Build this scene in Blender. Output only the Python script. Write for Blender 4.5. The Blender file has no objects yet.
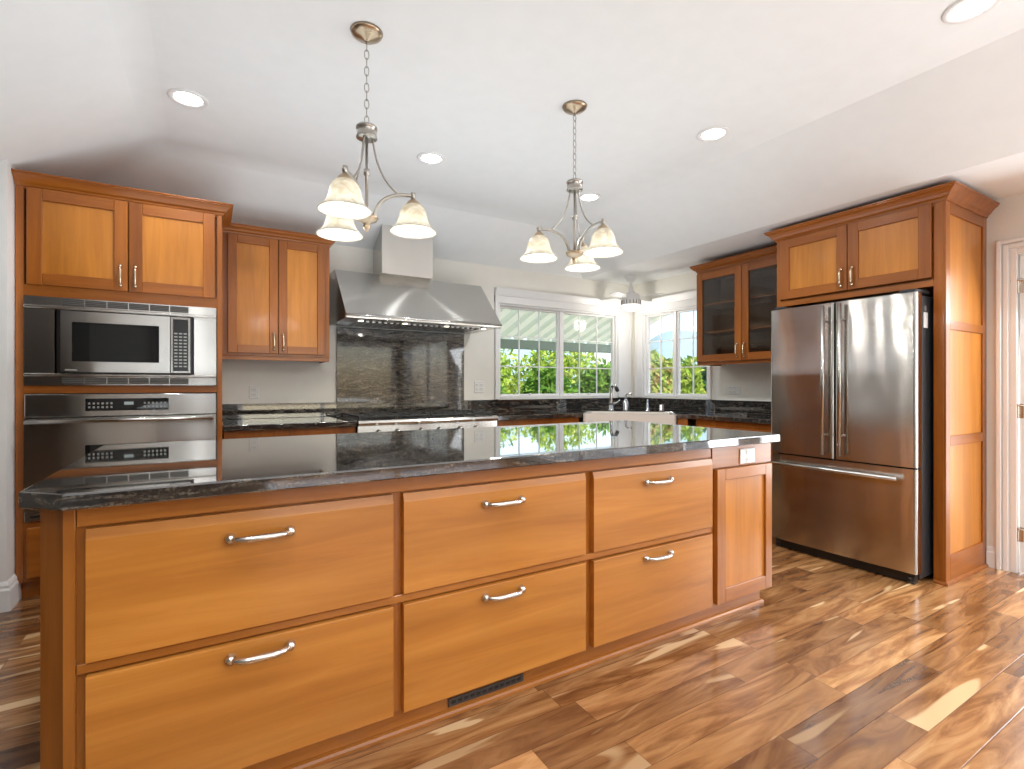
import bpy, bmesh, math, random
from mathutils import Matrix, Vector
R = math.radians
PI = math.pi
sc = bpy.context.scene
COL = sc.collection

# ------------------------------------------------------------------ camera, world, sun, exposure
F_PX = 505.0
YAW = R(30.9)
cam_d = bpy.data.cameras.new('camera')
cam_d.sensor_width = 36.0
cam_d.lens = F_PX / 1024 * 36.0
cam_d.shift_y = 1.5 / 1024
cam_d.clip_start = 0.05
cam = bpy.data.objects.new('camera', cam_d)
COL.objects.link(cam)
cam.location = (0, 0, 1.2)
cam.rotation_euler = (R(90), 0, -YAW)
sc.camera = cam

world = bpy.data.worlds.new('sky')
sc.world = world
world.use_nodes = True
wn = world.node_tree
wn.nodes.clear()
w_out = wn.nodes.new('ShaderNodeOutputWorld')
w_bg = wn.nodes.new('ShaderNodeBackground')
w_sky = wn.nodes.new('ShaderNodeTexSky')
w_sky.sky_type = 'NISHITA'
w_sky.sun_disc = False
w_sky.sun_elevation = R(48)
w_sky.sun_rotation = R(184)
w_sky.air_density = 1.0
w_sky.dust_density = 2.0
w_bg.inputs['Strength'].default_value = 0.28
wn.links.new(w_sky.outputs[0], w_bg.inputs[0])
wn.links.new(w_bg.outputs[0], w_out.inputs[0])

sun_d = bpy.data.lights.new('sun', 'SUN')
sun_d.energy = 4.6
sun_d.angle = R(1.0)
sun_d.color = (1.0, 0.97, 0.92)
sun = bpy.data.objects.new('sun', sun_d)
COL.objects.link(sun)
sun.rotation_euler = Vector((0.05, 0.62, -0.78)).to_track_quat('-Z', 'Y').to_euler()

# added fill lamps without fixtures, facing the ceiling: over the island, behind the camera
for nm, loc, sx_, sy_, e in (('added_ceiling_fill', (1.3, 2.7, 1.27), 3.8, 2.0, 23.0), ('added_ceiling_fill', (1.1, -2.2, 0.9), 3.9, 2.8, 92.0)):
    al = bpy.data.lights.new(nm, 'AREA')
    al.shape = 'RECTANGLE'
    al.size, al.size_y, al.energy, al.color = sx_, sy_, e, (0.88, 0.95, 1.0)
    ao = bpy.data.objects.new(nm, al)
    COL.objects.link(ao)
    ao.location = loc
    ao.rotation_euler = (R(180), 0, 0)

# daylight entering through the glazed door and the large window on the right wall
for nm, y, z, sy, sz, e in (('door_daylight', 0.2, 1.1, 1.75, 1.9, 70.0), ('window_daylight', -2.4, 1.15, 2.5, 2.1, 12.0)):
    dl = bpy.data.lights.new(nm, 'AREA')
    dl.shape = 'RECTANGLE'
    dl.size, dl.size_y, dl.energy, dl.color = sz, sy, e, (0.93, 0.97, 1.0)
    do = bpy.data.objects.new(nm, dl)
    COL.objects.link(do)
    do.location = (4.72, y, z)
    do.rotation_euler = (0, R(64), 0)

CAN_W = 34.0        # watts of each recessed can
SHADE_W = 3.6       # watts of each chandelier bulb
sc.view_settings.view_transform = 'Standard'
sc.view_settings.look = 'None'
sc.view_settings.gamma = 1.0
sc.view_settings.use_curve_mapping = False
sc.view_settings.exposure = 0.56
sc.cycles.max_bounces = 10
sc.cycles.diffuse_bounces = 6
sc.cycles.glossy_bounces = 5
sc.cycles.transparent_max_bounces = 12
sc.cycles.sample_clamp_indirect = 6.0
sc.cycles.caustics_reflective = False
sc.cycles.caustics_refractive = False
sc.cycles.blur_glossy = 0.5
sc.cycles.use_denoising = True

# ------------------------------------------------------------------ mesh helpers
RM = {}


class MB:
    def __init__(self):
        self.bm = bmesh.new()

    def face(self, pts, mi=0, smooth=False):
        vs = [self.bm.verts.new(p) for p in pts]
        f = self.bm.faces.new(vs)
        f.material_index = mi
        f.smooth = smooth
        return f

    def box(self, x0, x1, y0, y1, z0, z1, bev=0.0, mi=0, seg=1):
        if x1 < x0: x0, x1 = x1, x0
        if y1 < y0: y0, y1 = y1, y0
        if z1 < z0: z0, z1 = z1, z0
        m = Matrix.Translation(((x0 + x1) / 2, (y0 + y1) / 2, (z0 + z1) / 2)) @ Matrix.Diagonal((x1 - x0, y1 - y0, z1 - z0, 1))
        r = bmesh.ops.create_cube(self.bm, size=1.0, matrix=m)
        vs = r['verts']
        fs = {f for v in vs for f in v.link_faces}
        for f in fs:
            f.material_index = mi
        if bev > 0:
            es = list({e for v in vs for e in v.link_edges})
            rb = bmesh.ops.bevel(self.bm, geom=es, offset=min(bev, 0.45 * min(x1 - x0, y1 - y0, z1 - z0)), segments=seg, affect='EDGES', profile=0.5)
            for f in rb['faces']:
                f.material_index = mi
                f.smooth = seg > 1
        return self

    def prism(self, poly, a, b, axis='z', mi=0, smooth=False):
        """poly: 2D points; axis z -> (x,y), x -> (y,z), y -> (x,z)"""
        def p3(p, t):
            if axis == 'z': return (p[0], p[1], t)
            if axis == 'x': return (t, p[0], p[1])
            return (p[0], t, p[1])
        va = [self.bm.verts.new(p3(p, a)) for p in poly]
        vb = [self.bm.verts.new(p3(p, b)) for p in poly]
        n = len(poly)
        fs = []
        for i in range(n):
            j = (i + 1) % n
            f = self.bm.faces.new((va[i], va[j], vb[j], vb[i]))
            f.smooth = smooth
            fs.append(f)
        fs.append(self.bm.faces.new(va[::-1]))
        fs.append(self.bm.faces.new(vb))
        for f in fs:
            f.material_index = mi
        bmesh.ops.recalc_face_normals(self.bm, faces=fs)
        return self

    def lathe(self, prof, c=(0, 0, 0), seg=24, mi=0, smooth=True, M=None):
        """prof: (r, z) list; M optional matrix applied before translating to c"""
        rings = []
        for r, z in prof:
            ring = []
            if r < 1e-6:
                p = Vector((0, 0, z))
                if M: p = M @ p
                ring = [self.bm.verts.new(p + Vector(c))]
            else:
                for k in range(seg):
                    t = 2 * PI * k / seg
                    p = Vector((r * math.cos(t), r * math.sin(t), z))
                    if M: p = M @ p
                    ring.append(self.bm.verts.new(p + Vector(c)))
            rings.append(ring)
        fs = []
        for A, B in zip(rings, rings[1:]):
            for k in range(seg):
                l = (k + 1) % seg
                if len(A) == 1 and len(B) == 1: continue
                if len(A) == 1: f = (A[0], B[l], B[k])
                elif len(B) == 1: f = (A[k], A[l], B[0])
                else: f = (A[k], A[l], B[l], B[k])
                fs.append(self.bm.faces.new(f))
        for f in fs:
            f.smooth = smooth
            f.material_index = mi
        bmesh.ops.recalc_face_normals(self.bm, faces=fs)
        return self

    def cyl(self, c, r, h, axis='z', seg=20, mi=0, bev=0.0):
        M = None
        if axis == 'x': M = Matrix.Rotation(R(90), 3, 'Y')
        if axis == 'y': M = Matrix.Rotation(R(-90), 3, 'X')
        b = bev
        prof = [(0, 0), (r - b, 0), (r, b), (r, h - b), (r - b, h), (0, h)] if b else [(0, 0), (r, 0), (r, h), (0, h)]
        return self.lathe(prof, c, seg, mi, smooth=False, M=M)

    def tube(self, pts, r, seg=10, mi=0, closed=False):
        pts = [Vector(p) for p in pts]
        n = len(pts)
        rr = r if isinstance(r, (list, tuple)) else [r] * n
        rings = []
        prev = None
        for i, p in enumerate(pts):
            if closed:
                t = pts[(i + 1) % n] - pts[i - 1]
            else:
                t = pts[min(i + 1, n - 1)] - pts[max(i - 1, 0)]
            t.normalize()
            if prev is None:
                u = t.orthogonal().normalized()
            else:
                u = (prev - t * prev.dot(t)).normalized()
            prev = u
            v = t.cross(u)
            rings.append([self.bm.verts.new(p + (u * math.cos(2 * PI * k / seg) + v * math.sin(2 * PI * k / seg)) * rr[i]) for k in range(seg)])
        fs = []
        pairs = list(zip(rings, rings[1:])) + ([(rings[-1], rings[0])] if closed else [])
        for A, B in pairs:
            for k in range(seg):
                l = (k + 1) % seg
                fs.append(self.bm.faces.new((A[k], A[l], B[l], B[k])))
        if not closed:
            fs.append(self.bm.faces.new(rings[0][::-1]))
            fs.append(self.bm.faces.new(rings[-1]))
        for f in fs:
            f.smooth = True
            f.material_index = mi
        bmesh.ops.recalc_face_normals(self.bm, faces=fs)
        return self

    def mold(self, path, prof, mi=0):
        """path: plan points, profile (out, z) closed loop; out is to the right of travel"""
        P = [Vector((p[0], p[1])) for p in path]
        n = len(P)
        N = []
        for a, b in zip(P, P[1:]):
            d = (b - a).normalized()
            N.append(Vector((d.y, -d.x)))
        rings = []
        for i in range(n):
            if i == 0: m = N[0]
            elif i == n - 1: m = N[-1]
            else: m = (N[i - 1] + N[i]) / (1 + N[i - 1].dot(N[i]))
            rings.append([self.bm.verts.new((P[i].x + m.x * o, P[i].y + m.y * o, z)) for o, z in prof])
        fs = []
        k = len(prof)
        for A, B in zip(rings, rings[1:]):
            for q in range(k):
                l = (q + 1) % k
                fs.append(self.bm.faces.new((A[q], A[l], B[l], B[q])))
        fs.append(self.bm.faces.new(rings[0][::-1]))
        fs.append(self.bm.faces.new(rings[-1]))
        for f in fs:
            f.material_index = mi
        bmesh.ops.recalc_face_normals(self.bm, faces=fs)
        return self

    def build(self, name, mats, parent=None, world=False):
        me = bpy.data.meshes.new(name)
        if not isinstance(mats, (list, tuple)): mats = [mats]
        for m in mats:
            me.materials.append(m)
        if parent is not None and world:
            self.bm.transform(RM[parent.name].inverted())
        self.bm.to_mesh(me)
        self.bm.free()
        o = bpy.data.objects.new(name, me)
        COL.objects.link(o)
        if parent is not None:
            o.parent = parent
            RM[o.name] = RM[parent.name]
        else:
            RM[o.name] = Matrix.Identity(4)
        return o


def tag(o, label, cat, group=None, kind=None):
    o['label'] = label
    o['category'] = cat
    if group: o['group'] = group
    if kind: o['kind'] = kind
    return o


def thing(name, label, cat, loc=(0, 0, 0), rotz=0.0, group=None):
    o = bpy.data.objects.new(name, None)
    o.empty_display_size = 0.1
    COL.objects.link(o)
    o.location = loc
    o.rotation_euler = (0, 0, rotz)
    RM[o.name] = Matrix.Translation(loc) @ Matrix.Rotation(rotz, 4, 'Z')
    return tag(o, label, cat, group)


def struct(name, mb, mats):
    o = mb.build(name, mats)
    o['kind'] = 'structure'
    return o


def children(o):
    return [c for c in bpy.data.objects if c.parent == o]


def copy_tree(o, parent=None):
    c = o.copy()
    COL.objects.link(c)
    if parent is not None: c.parent = parent
    for ch in children(o):
        copy_tree(ch, c)
    return c


# ------------------------------------------------------------------ materials
def new_mat(name):
    m = bpy.data.materials.new(name)
    m.use_nodes = True
    nt = m.node_tree
    nt.nodes.clear()
    out = nt.nodes.new('ShaderNodeOutputMaterial')
    return m, nt, out


def N(nt, typ, **kw):
    n = nt.nodes.new(typ)
    for k, v in kw.items():
        setattr(n, k, v)
    return n


def principled(nt, out, color=None, rough=0.5, metal=0.0, coat=0.0, coat_rough=0.1, spec=0.5, aniso=0.0, emit=None, emit_s=0.0):
    p = N(nt, 'ShaderNodeBsdfPrincipled')
    if color: p.inputs['Base Color'].default_value = (*color, 1)
    p.inputs['Roughness'].default_value = rough
    p.inputs['Metallic'].default_value = metal
    p.inputs['Coat Weight'].default_value = coat
    p.inputs['Coat Roughness'].default_value = coat_rough
    p.inputs['Specular IOR Level'].default_value = spec
    p.inputs['Anisotropic'].default_value = aniso
    if emit:
        p.inputs['Emission Color'].default_value = (*emit, 1)
        p.inputs['Emission Strength'].default_value = emit_s
    nt.links.new(p.outputs[0], out.inputs[0])
    return p


def simple(name, color, rough=0.5, metal=0.0, **kw):
    m, nt, out = new_mat(name)
    p = principled(nt, out, color, rough, metal, **kw)
    # slight mottling so that nothing is perfectly flat
    tc = N(nt, 'ShaderNodeTexCoord')
    no = N(nt, 'ShaderNodeTexNoise')
    no.inputs['Scale'].default_value = 9
    mx = N(nt, 'ShaderNodeMix', data_type='RGBA', blend_type='MULTIPLY')
    mx.inputs[0].default_value = 0.06
    mx.inputs[6].default_value = (*color, 1)
    nt.links.new(tc.outputs['Object'], no.inputs['Vector'])
    nt.links.new(no.outputs['Fac'], mx.inputs[7])
    nt.links.new(mx.outputs[2], p.inputs['Base Color'])
    return m


def ramp(nt, stops):
    r = N(nt, 'ShaderNodeValToRGB')
    e = r.color_ramp.elements
    while len(e) < len(stops): e.new(0.5)
    for el, (p, c) in zip(e, stops):
        el.position = p
        el.color = (*c, 1)
    return r


def wood(name, dark, mid, light, axis='z', rough=0.34, coat=0.38, freq=1.0):
    m, nt, out = new_mat(name)
    L = nt.links.new
    p = principled(nt, out, mid, rough, coat=coat, coat_rough=0.13, spec=0.4)
    tc = N(nt, 'ShaderNodeTexCoord')
    oi = N(nt, 'ShaderNodeObjectInfo')
    off = N(nt, 'ShaderNodeVectorMath', operation='ADD')
    sca = N(nt, 'ShaderNodeVectorMath', operation='SCALE')
    cmb = N(nt, 'ShaderNodeCombineXYZ')
    for i in range(3): L(oi.outputs['Random'], cmb.inputs[i])
    L(cmb.outputs[0], sca.inputs[0])
    sca.inputs['Scale'].default_value = 9.0
    L(tc.outputs['Object'], off.inputs[0])
    L(sca.outputs[0], off.inputs[1])
    mp = N(nt, 'ShaderNodeMapping')
    s = {'x': (1.2, 16, 16), 'y': (16, 1.2, 16), 'z': (16, 16, 1.2)}[axis]
    mp.inputs['Scale'].default_value = tuple(v * freq for v in s)
    L(off.outputs[0], mp.inputs['Vector'])
    n1 = N(nt, 'ShaderNodeTexNoise')
    n1.inputs['Scale'].default_value = 1.0
    n1.inputs['Detail'].default_value = 7
    n1.inputs['Roughness'].default_value = 0.62
    n1.inputs['Distortion'].default_value = 0.9
    L(mp.outputs[0], n1.inputs['Vector'])
    rp = ramp(nt, [(0.25, dark), (0.5, mid), (0.75, light)])
    L(n1.outputs['Fac'], rp.inputs[0])
    mp2 = N(nt, 'ShaderNodeMapping')
    s2 = {'x': (0.5, 5, 5), 'y': (5, 0.5, 5), 'z': (5, 5, 0.5)}[axis]
    mp2.inputs['Scale'].default_value = s2
    L(off.outputs[0], mp2.inputs['Vector'])
    n2 = N(nt, 'ShaderNodeTexNoise')
    n2.inputs['Scale'].default_value = 1.0
    n2.inputs['Detail'].default_value = 2
    L(mp2.outputs[0], n2.inputs['Vector'])
    rp2 = ramp(nt, [(0.3, (0.80, 0.76, 0.72)), (0.7, (1.08, 1.06, 1.04))])
    L(n2.outputs['Fac'], rp2.inputs[0])
    mx = N(nt, 'ShaderNodeMix', data_type='RGBA', blend_type='MULTIPLY')
    mx.inputs[0].default_value = 1.0
    L(rp.outputs[0], mx.inputs[6])
    L(rp2.outputs[0], mx.inputs[7])
    L(mx.outputs[2], p.inputs['Base Color'])
    bp = N(nt, 'ShaderNodeBump')
    bp.inputs['Strength'].default_value = 0.03
    bp.inputs['Distance'].default_value = 0.002
    L(n1.outputs['Fac'], bp.inputs['Height'])
    L(bp.outputs[0], p.inputs['Normal'])
    return m


W_FR = dict(dark=(0.215, 0.060, 0.0050), mid=(0.305, 0.090, 0.0080), light=(0.38, 0.125, 0.014))
W_PN = dict(dark=(0.40, 0.140, 0.014), mid=(0.51, 0.190, 0.022), light=(0.60, 0.240, 0.034))
W_IS = dict(dark=(0.37, 0.130, 0.018), mid=(0.49, 0.190, 0.030), light=(0.59, 0.255, 0.050))
wood_frame_v = wood('cherry_frame_vertical', axis='z', **W_FR)
wood_frame_h = wood('cherry_frame_horizontal', axis='x', **W_FR)
wood_frame_d = wood('cherry_frame_deep', axis='y', **W_FR)
wood_panel = wood('cherry_panel', axis='z', **W_PN)
wood_drawer = wood('cherry_drawer', axis='x', freq=0.75, **W_IS)
wood_isl_v = wood('cherry_island_vertical', axis='z', dark=(0.28, 0.088, 0.010), mid=(0.38, 0.132, 0.018), light=(0.46, 0.175, 0.030))
wood_isl_h = wood('cherry_island_horizontal', axis='x', dark=(0.28, 0.088, 0.010), mid=(0.38, 0.132, 0.018), light=(0.46, 0.175, 0.030))
wood_inside = wood('cabinet_interior', axis='x', dark=(0.20, 0.10, 0.05), mid=(0.28, 0.15, 0.08), light=(0.34, 0.19, 0.11), coat=0.0)


def floor_material():
    m, nt, out = new_mat('acacia_planks')
    L = nt.links.new
    p = principled(nt, out, rough=0.22, coat=0.3, coat_rough=0.12, spec=0.5)
    tc = N(nt, 'ShaderNodeTexCoord')
    sx = N(nt, 'ShaderNodeSeparateXYZ')
    L(tc.outputs['Object'], sx.inputs[0])

    def math_(op, a, b=None, c=None):
        n = N(nt, 'ShaderNodeMath', operation=op)
        for i, v in enumerate((a, b, c)):
            if v is None: continue
            if isinstance(v, (int, float)): n.inputs[i].default_value = v
            else: L(v, n.inputs[i])
        return n.outputs[0]
    W, LEN = 0.127, 0.95
    yr = math_('DIVIDE', sx.outputs[1], W)
    row = math_('FLOOR', yr)
    fy = math_('FRACT', yr)
    wn1 = N(nt, 'ShaderNodeTexWhiteNoise', noise_dimensions='1D')
    L(row, wn1.inputs['W'])
    xr = math_('ADD', math_('DIVIDE', sx.outputs[0], LEN), math_('MULTIPLY', wn1.outputs['Value'], 7.3))
    colm = math_('FLOOR', xr)
    fx = math_('FRACT', xr)
    idv = N(nt, 'ShaderNodeCombineXYZ')
    L(row, idv.inputs[0]); L(colm, idv.inputs[1])
    wn2 = N(nt, 'ShaderNodeTexWhiteNoise', noise_dimensions='3D')
    L(idv.outputs[0], wn2.inputs['Vector'])
    offs = N(nt, 'ShaderNodeVectorMath', operation='SCALE')
    L(wn2.outputs['Color'], offs.inputs[0]); offs.inputs['Scale'].default_value = 40
    add = N(nt, 'ShaderNodeVectorMath', operation='ADD')
    L(tc.outputs['Object'], add.inputs[0]); L(offs.outputs[0], add.inputs[1])
    mp = N(nt, 'ShaderNodeMapping'); mp.inputs['Scale'].default_value = (1.7, 11, 1)
    L(add.outputs[0], mp.inputs['Vector'])
    n1 = N(nt, 'ShaderNodeTexNoise')
    n1.inputs['Scale'].default_value = 1.0; n1.inputs['Detail'].default_value = 6
    n1.inputs['Roughness'].default_value = 0.6; n1.inputs['Distortion'].default_value = 1.6
    L(mp.outputs[0], n1.inputs['Vector'])
    rp = ramp(nt, [(0.24, (0.085, 0.030, 0.009)), (0.42, (0.26, 0.108, 0.036)), (0.56, (0.42, 0.205, 0.078)), (0.76, (0.60, 0.34, 0.155))])
    L(n1.outputs['Fac'], rp.inputs[0])
    # golden sapwood streaks
    mp2 = N(nt, 'ShaderNodeMapping'); mp2.inputs['Scale'].default_value = (1.1, 6.5, 1)
    L(add.outputs[0], mp2.inputs['Vector'])
    n2 = N(nt, 'ShaderNodeTexNoise')
    n2.inputs['Scale'].default_value = 1.0; n2.inputs['Detail'].default_value = 2; n2.inputs['Distortion'].default_value = 0.8
    L(mp2.outputs[0], n2.inputs['Vector'])
    rs = ramp(nt, [(0.615, (0, 0, 0)), (0.645, (1, 1, 1))])
    L(n2.outputs['Fac'], rs.inputs[0])
    sap = N(nt, 'ShaderNodeMix', data_type='RGBA')
    L(rs.outputs[0], sap.inputs[0]); L(rp.outputs[0], sap.inputs[6])
    sap.inputs[7].default_value = (0.74, 0.50, 0.27, 1)
    # per plank tone
    rt = ramp(nt, [(0.0, (0.42, 0.37, 0.34)), (0.35, (0.70, 0.67, 0.64)), (0.7, (0.95, 0.94, 0.92)), (1.0, (1.25, 1.30, 1.32))])
    L(wn2.outputs['Value'], rt.inputs[0])
    tone = N(nt, 'ShaderNodeMix', data_type='RGBA', blend_type='MULTIPLY')
    tone.inputs[0].default_value = 1.0
    L(sap.outputs[2], tone.inputs[6]); L(rt.outputs[0], tone.inputs[7])
    # seams
    ey = math_('MINIMUM', fy, math_('SUBTRACT', 1.0, fy))
    ex = math_('MINIMUM', fx, math_('SUBTRACT', 1.0, fx))
    sy = math_('LESS_THAN', ey, 0.014)
    sxx = math_('LESS_THAN', ex, 0.0016)
    seam = math_('MAXIMUM', sy, sxx)
    fin = N(nt, 'ShaderNodeMix', data_type='RGBA', blend_type='MULTIPLY')
    L(math_('MULTIPLY', seam, 0.7), fin.inputs[0]); L(tone.outputs[2], fin.inputs[6])
    fin.inputs[7].default_value = (0.38, 0.30, 0.25, 1)
    L(fin.outputs[2], p.inputs['Base Color'])
    by = math_('MINIMUM', math_('DIVIDE', ey, 0.03), 1.0)
    bx = math_('MINIMUM', math_('DIVIDE', ex, 0.004), 1.0)
    hgt = math_('ADD', math_('MULTIPLY', math_('MINIMUM', by, bx), 1.0), math_('MULTIPLY', n1.outputs['Fac'], 0.07))
    # each board tilts a hair
    bp = N(nt, 'ShaderNodeBump'); bp.inputs['Strength'].default_value = 0.22; bp.inputs['Distance'].default_value = 0.002
    L(hgt, bp.inputs['Height']); L(bp.outputs[0], p.inputs['Normal'])
    return m


def granite_material(name='dark_granite', coat=1.0, lift=0.0):
    m, nt, out = new_mat(name)
    L = nt.links.new
    p = principled(nt, out, rough=0.045, spec=0.8 if coat > 0.5 else 0.5, coat=coat, coat_rough=0.02)
    p.inputs['Coat IOR'].default_value = 1.7
    tc = N(nt, 'ShaderNodeTexCoord')
    mp = N(nt, 'ShaderNodeMapping')
    mp.inputs['Scale'].default_value = (3.2, 9.0, 15.0)
    mp.inputs['Rotation'].default_value = (0, R(-8), R(9))
    L(tc.outputs['Object'], mp.inputs['Vector'])
    n1 = N(nt, 'ShaderNodeTexNoise')
    n1.inputs['Scale'].default_value = 1.6; n1.inputs['Detail'].default_value = 9; n1.inputs['Roughness'].default_value = 0.72; n1.inputs['Distortion'].default_value = 1.8
    L(mp.outputs[0], n1.inputs['Vector'])
    rp = ramp(nt, [(0.33 - lift, (0.006, 0.007, 0.008)), (0.45 - lift, (0.022, 0.021, 0.020)), (0.53 - lift, (0.070, 0.062, 0.052)), (0.63 - lift, (0.16, 0.14, 0.11)), (0.77 - lift, (0.34, 0.31, 0.27))])
    L(n1.outputs['Fac'], rp.inputs[0])
    n2 = N(nt, 'ShaderNodeTexNoise')
    n2.inputs['Scale'].default_value = 120; n2.inputs['Detail'].default_value = 3
    L(tc.outputs['Object'], n2.inputs['Vector'])
    rp2 = ramp(nt, [(0.35, (0.45, 0.45, 0.45)), (0.65, (1.5, 1.5, 1.5))])
    L(n2.outputs['Fac'], rp2.inputs[0])
    mx = N(nt, 'ShaderNodeMix', data_type='RGBA', blend_type='MULTIPLY')
    mx.inputs[0].default_value = 1.0
    L(rp.outputs[0], mx.inputs[6]); L(rp2.outputs[0], mx.inputs[7])
    L(mx.outputs[2], p.inputs['Base Color'])
    return m


def steel_material(name, color=(0.52, 0.505, 0.48), rough=0.21, aniso=1.0, wob=0.22, axis='x'):
    m, nt, out = new_mat(name)
    L = nt.links.new
    p = principled(nt, out, color, rough, 1.0, aniso=aniso)
    p.inputs['Anisotropic Rotation'].default_value = 0.25
    tg = N(nt, 'ShaderNodeTangent', direction_type='RADIAL', axis='Z')
    L(tg.outputs[0], p.inputs['Tangent'])
    tc = N(nt, 'ShaderNodeTexCoord')
    mp = N(nt, 'ShaderNodeMapping')
    mp.inputs['Scale'].default_value = (3, 3, 420) if axis == 'x' else (420, 420, 3)
    L(tc.outputs['Object'], mp.inputs['Vector'])
    n1 = N(nt, 'ShaderNodeTexNoise'); n1.inputs['Scale'].default_value = 1.0; n1.inputs['Detail'].default_value = 2
    L(mp.outputs[0], n1.inputs['Vector'])
    rr = N(nt, 'ShaderNodeMapRange')
    rr.inputs['To Min'].default_value = rough * 0.85; rr.inputs['To Max'].default_value = rough * 1.2
    L(n1.outputs['Fac'], rr.inputs['Value']); L(rr.outputs[0], p.inputs['Roughness'])
    n2 = N(nt, 'ShaderNodeTexNoise'); n2.inputs['Scale'].default_value = 2.6; n2.inputs['Detail'].default_value = 1
    L(tc.outputs['Object'], n2.inputs['Vector'])
    b = N(nt, 'ShaderNodeBump'); b.inputs['Strength'].default_value = wob; b.inputs['Distance'].default_value = 0.02
    L(n2.outputs['Fac'], b.inputs['Height']); L(b.outputs[0], p.inputs['Normal'])
    return m


def glass_material(name, tint=(1, 1, 1), refl=1.0):
    m, nt, out = new_mat(name)
    L = nt.links.new
    tr = N(nt, 'ShaderNodeBsdfTransparent'); tr.inputs[0].default_value = (*tint, 1)
    gl = N(nt, 'ShaderNodeBsdfGlossy'); gl.inputs['Roughness'].default_value = 0.01
    fr = N(nt, 'ShaderNodeFresnel'); fr.inputs['IOR'].default_value = 1.45
    mu = N(nt, 'ShaderNodeMath', operation='MULTIPLY'); mu.inputs[1].default_value = refl
    L(fr.outputs[0], mu.inputs[0])
    mx = N(nt, 'ShaderNodeMixShader')
    L(mu.outputs[0], mx.inputs[0]); L(tr.outputs[0], mx.inputs[1]); L(gl.outputs[0], mx.inputs[2])
    L(mx.outputs[0], out.inputs[0])
    return m


def emit_material(name, color, s):
    m, nt, out = new_mat(name)
    e = N(nt, 'ShaderNodeEmission'); e.inputs[0].default_value = (*color, 1); e.inputs[1].default_value = s
    nt.links.new(e.outputs[0], out.inputs[0])
    return m


def shade_material():
    m, nt, out = new_mat('alabaster_glass')
    L = nt.links.new
    tc = N(nt, 'ShaderNodeTexCoord')
    no = N(nt, 'ShaderNodeTexNoise'); no.inputs['Scale'].default_value = 22; no.inputs['Detail'].default_value = 3; no.inputs['Distortion'].default_value = 1.2
    L(tc.outputs['Object'], no.inputs['Vector'])
    rp = ramp(nt, [(0.35, (0.56, 0.52, 0.44)), (0.65, (0.76, 0.74, 0.68))])
    L(no.outputs['Fac'], rp.inputs[0])
    tl = N(nt, 'ShaderNodeBsdfTranslucent'); L(rp.outputs[0], tl.inputs[0])
    p = N(nt, 'ShaderNodeBsdfPrincipled'); p.inputs['Roughness'].default_value = 0.25; L(rp.outputs[0], p.inputs['Base Color'])
    mx = N(nt, 'ShaderNodeMixShader'); mx.inputs[0].default_value = 0.35
    L(tl.outputs[0], mx.inputs[1]); L(p.outputs[0], mx.inputs[2])
    L(mx.outputs[0], out.inputs[0])
    return m


def leaf_material(name, c1, c2, c3):
    m, nt, out = new_mat(name)
    L = nt.links.new
    tc = N(nt, 'ShaderNodeTexCoord')
    no = N(nt, 'ShaderNodeTexNoise'); no.inputs['Scale'].default_value = 7; no.inputs['Detail'].default_value = 4
    L(tc.outputs['Object'], no.inputs['Vector'])
    rp = ramp(nt, [(0.3, c1), (0.5, c2), (0.68, c3)])
    L(no.outputs['Fac'], rp.inputs[0])
    d = N(nt, 'ShaderNodeBsdfDiffuse'); L(rp.outputs[0], d.inputs[0])
    t = N(nt, 'ShaderNodeBsdfTranslucent'); L(rp.outputs[0], t.inputs[0])
    mx = N(nt, 'ShaderNodeMixShader'); mx.inputs[0].default_value = 0.4
    L(d.outputs[0], mx.inputs[1]); L(t.outputs[0], mx.inputs[2])
    L(mx.outputs[0], out.inputs[0])
    return m


M_floor = floor_material()
M_granite = granite_material(lift=-0.035)
M_granite_wall = granite_material('dark_granite_wall', 0.15, 0.025)
M_steel = steel_material('brushed_steel', color=(0.62, 0.60, 0.565))
M_steel_fr = steel_material('brushed_steel_doors', color=(0.56, 0.54, 0.51), rough=0.15, wob=0.40)
M_steel_plain = steel_material('steel_trim', rough=0.22, aniso=0.3, wob=0.0)
M_nickel = simple('satin_nickel', (0.70, 0.66, 0.60), 0.22, 1.0)
M_nickel_wood_refl = simple('nickel_wood_reflection', (0.72, 0.60, 0.44), 0.2, 1.0)  # golden reflection of the wood is put into the nickel colour
M_fixture = simple('brushed_nickel_fixture', (0.46, 0.44, 0.40), 0.30, 1.0)
M_bronze = simple('aged_brass_fixture', (0.46, 0.36, 0.25), 0.28, 1.0)
M_chrome = simple('chrome', (0.72, 0.72, 0.72), 0.08, 1.0)
M_wall = simple('wall_paint', (0.83, 0.81, 0.745), 0.6)
M_taupe = simple('unseen_wall_taupe', (0.13, 0.12, 0.105), 0.6)  # unseen walls given a dark tone to dim their reflections
M_ceil = simple('ceiling_paint', (0.87, 0.89, 0.89), 0.7)
M_trim = simple('white_trim', (0.84, 0.84, 0.83), 0.35)
M_door = simple('white_door', (0.84, 0.84, 0.83), 0.35)
M_black = simple('black_plastic', (0.012, 0.012, 0.013), 0.3)
M_blackgloss = simple('black_glass', (0.010, 0.010, 0.010), 0.03)
M_iron = simple('cast_iron', (0.018, 0.017, 0.016), 0.45)
M_dgrey = simple('dark_grey_enamel', (0.032, 0.034, 0.038), 0.35)
M_plate = simple('white_plastic', (0.80, 0.80, 0.77), 0.35)
M_slot = simple('slot_grey', (0.18, 0.17, 0.16), 0.5)
M_sink = simple('white_fireclay', (0.74, 0.68, 0.61), 0.15)
M_paper = simple('white_label', (0.80, 0.80, 0.80), 0.5)
M_glass = glass_material('window_glass', refl=0.2)
M_cabglass = glass_material('cabinet_glass', (0.86, 0.86, 0.84), 1.0)
M_lens = emit_material('lamp_lens', (1.0, 0.97, 0.92), 14.0)
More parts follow.
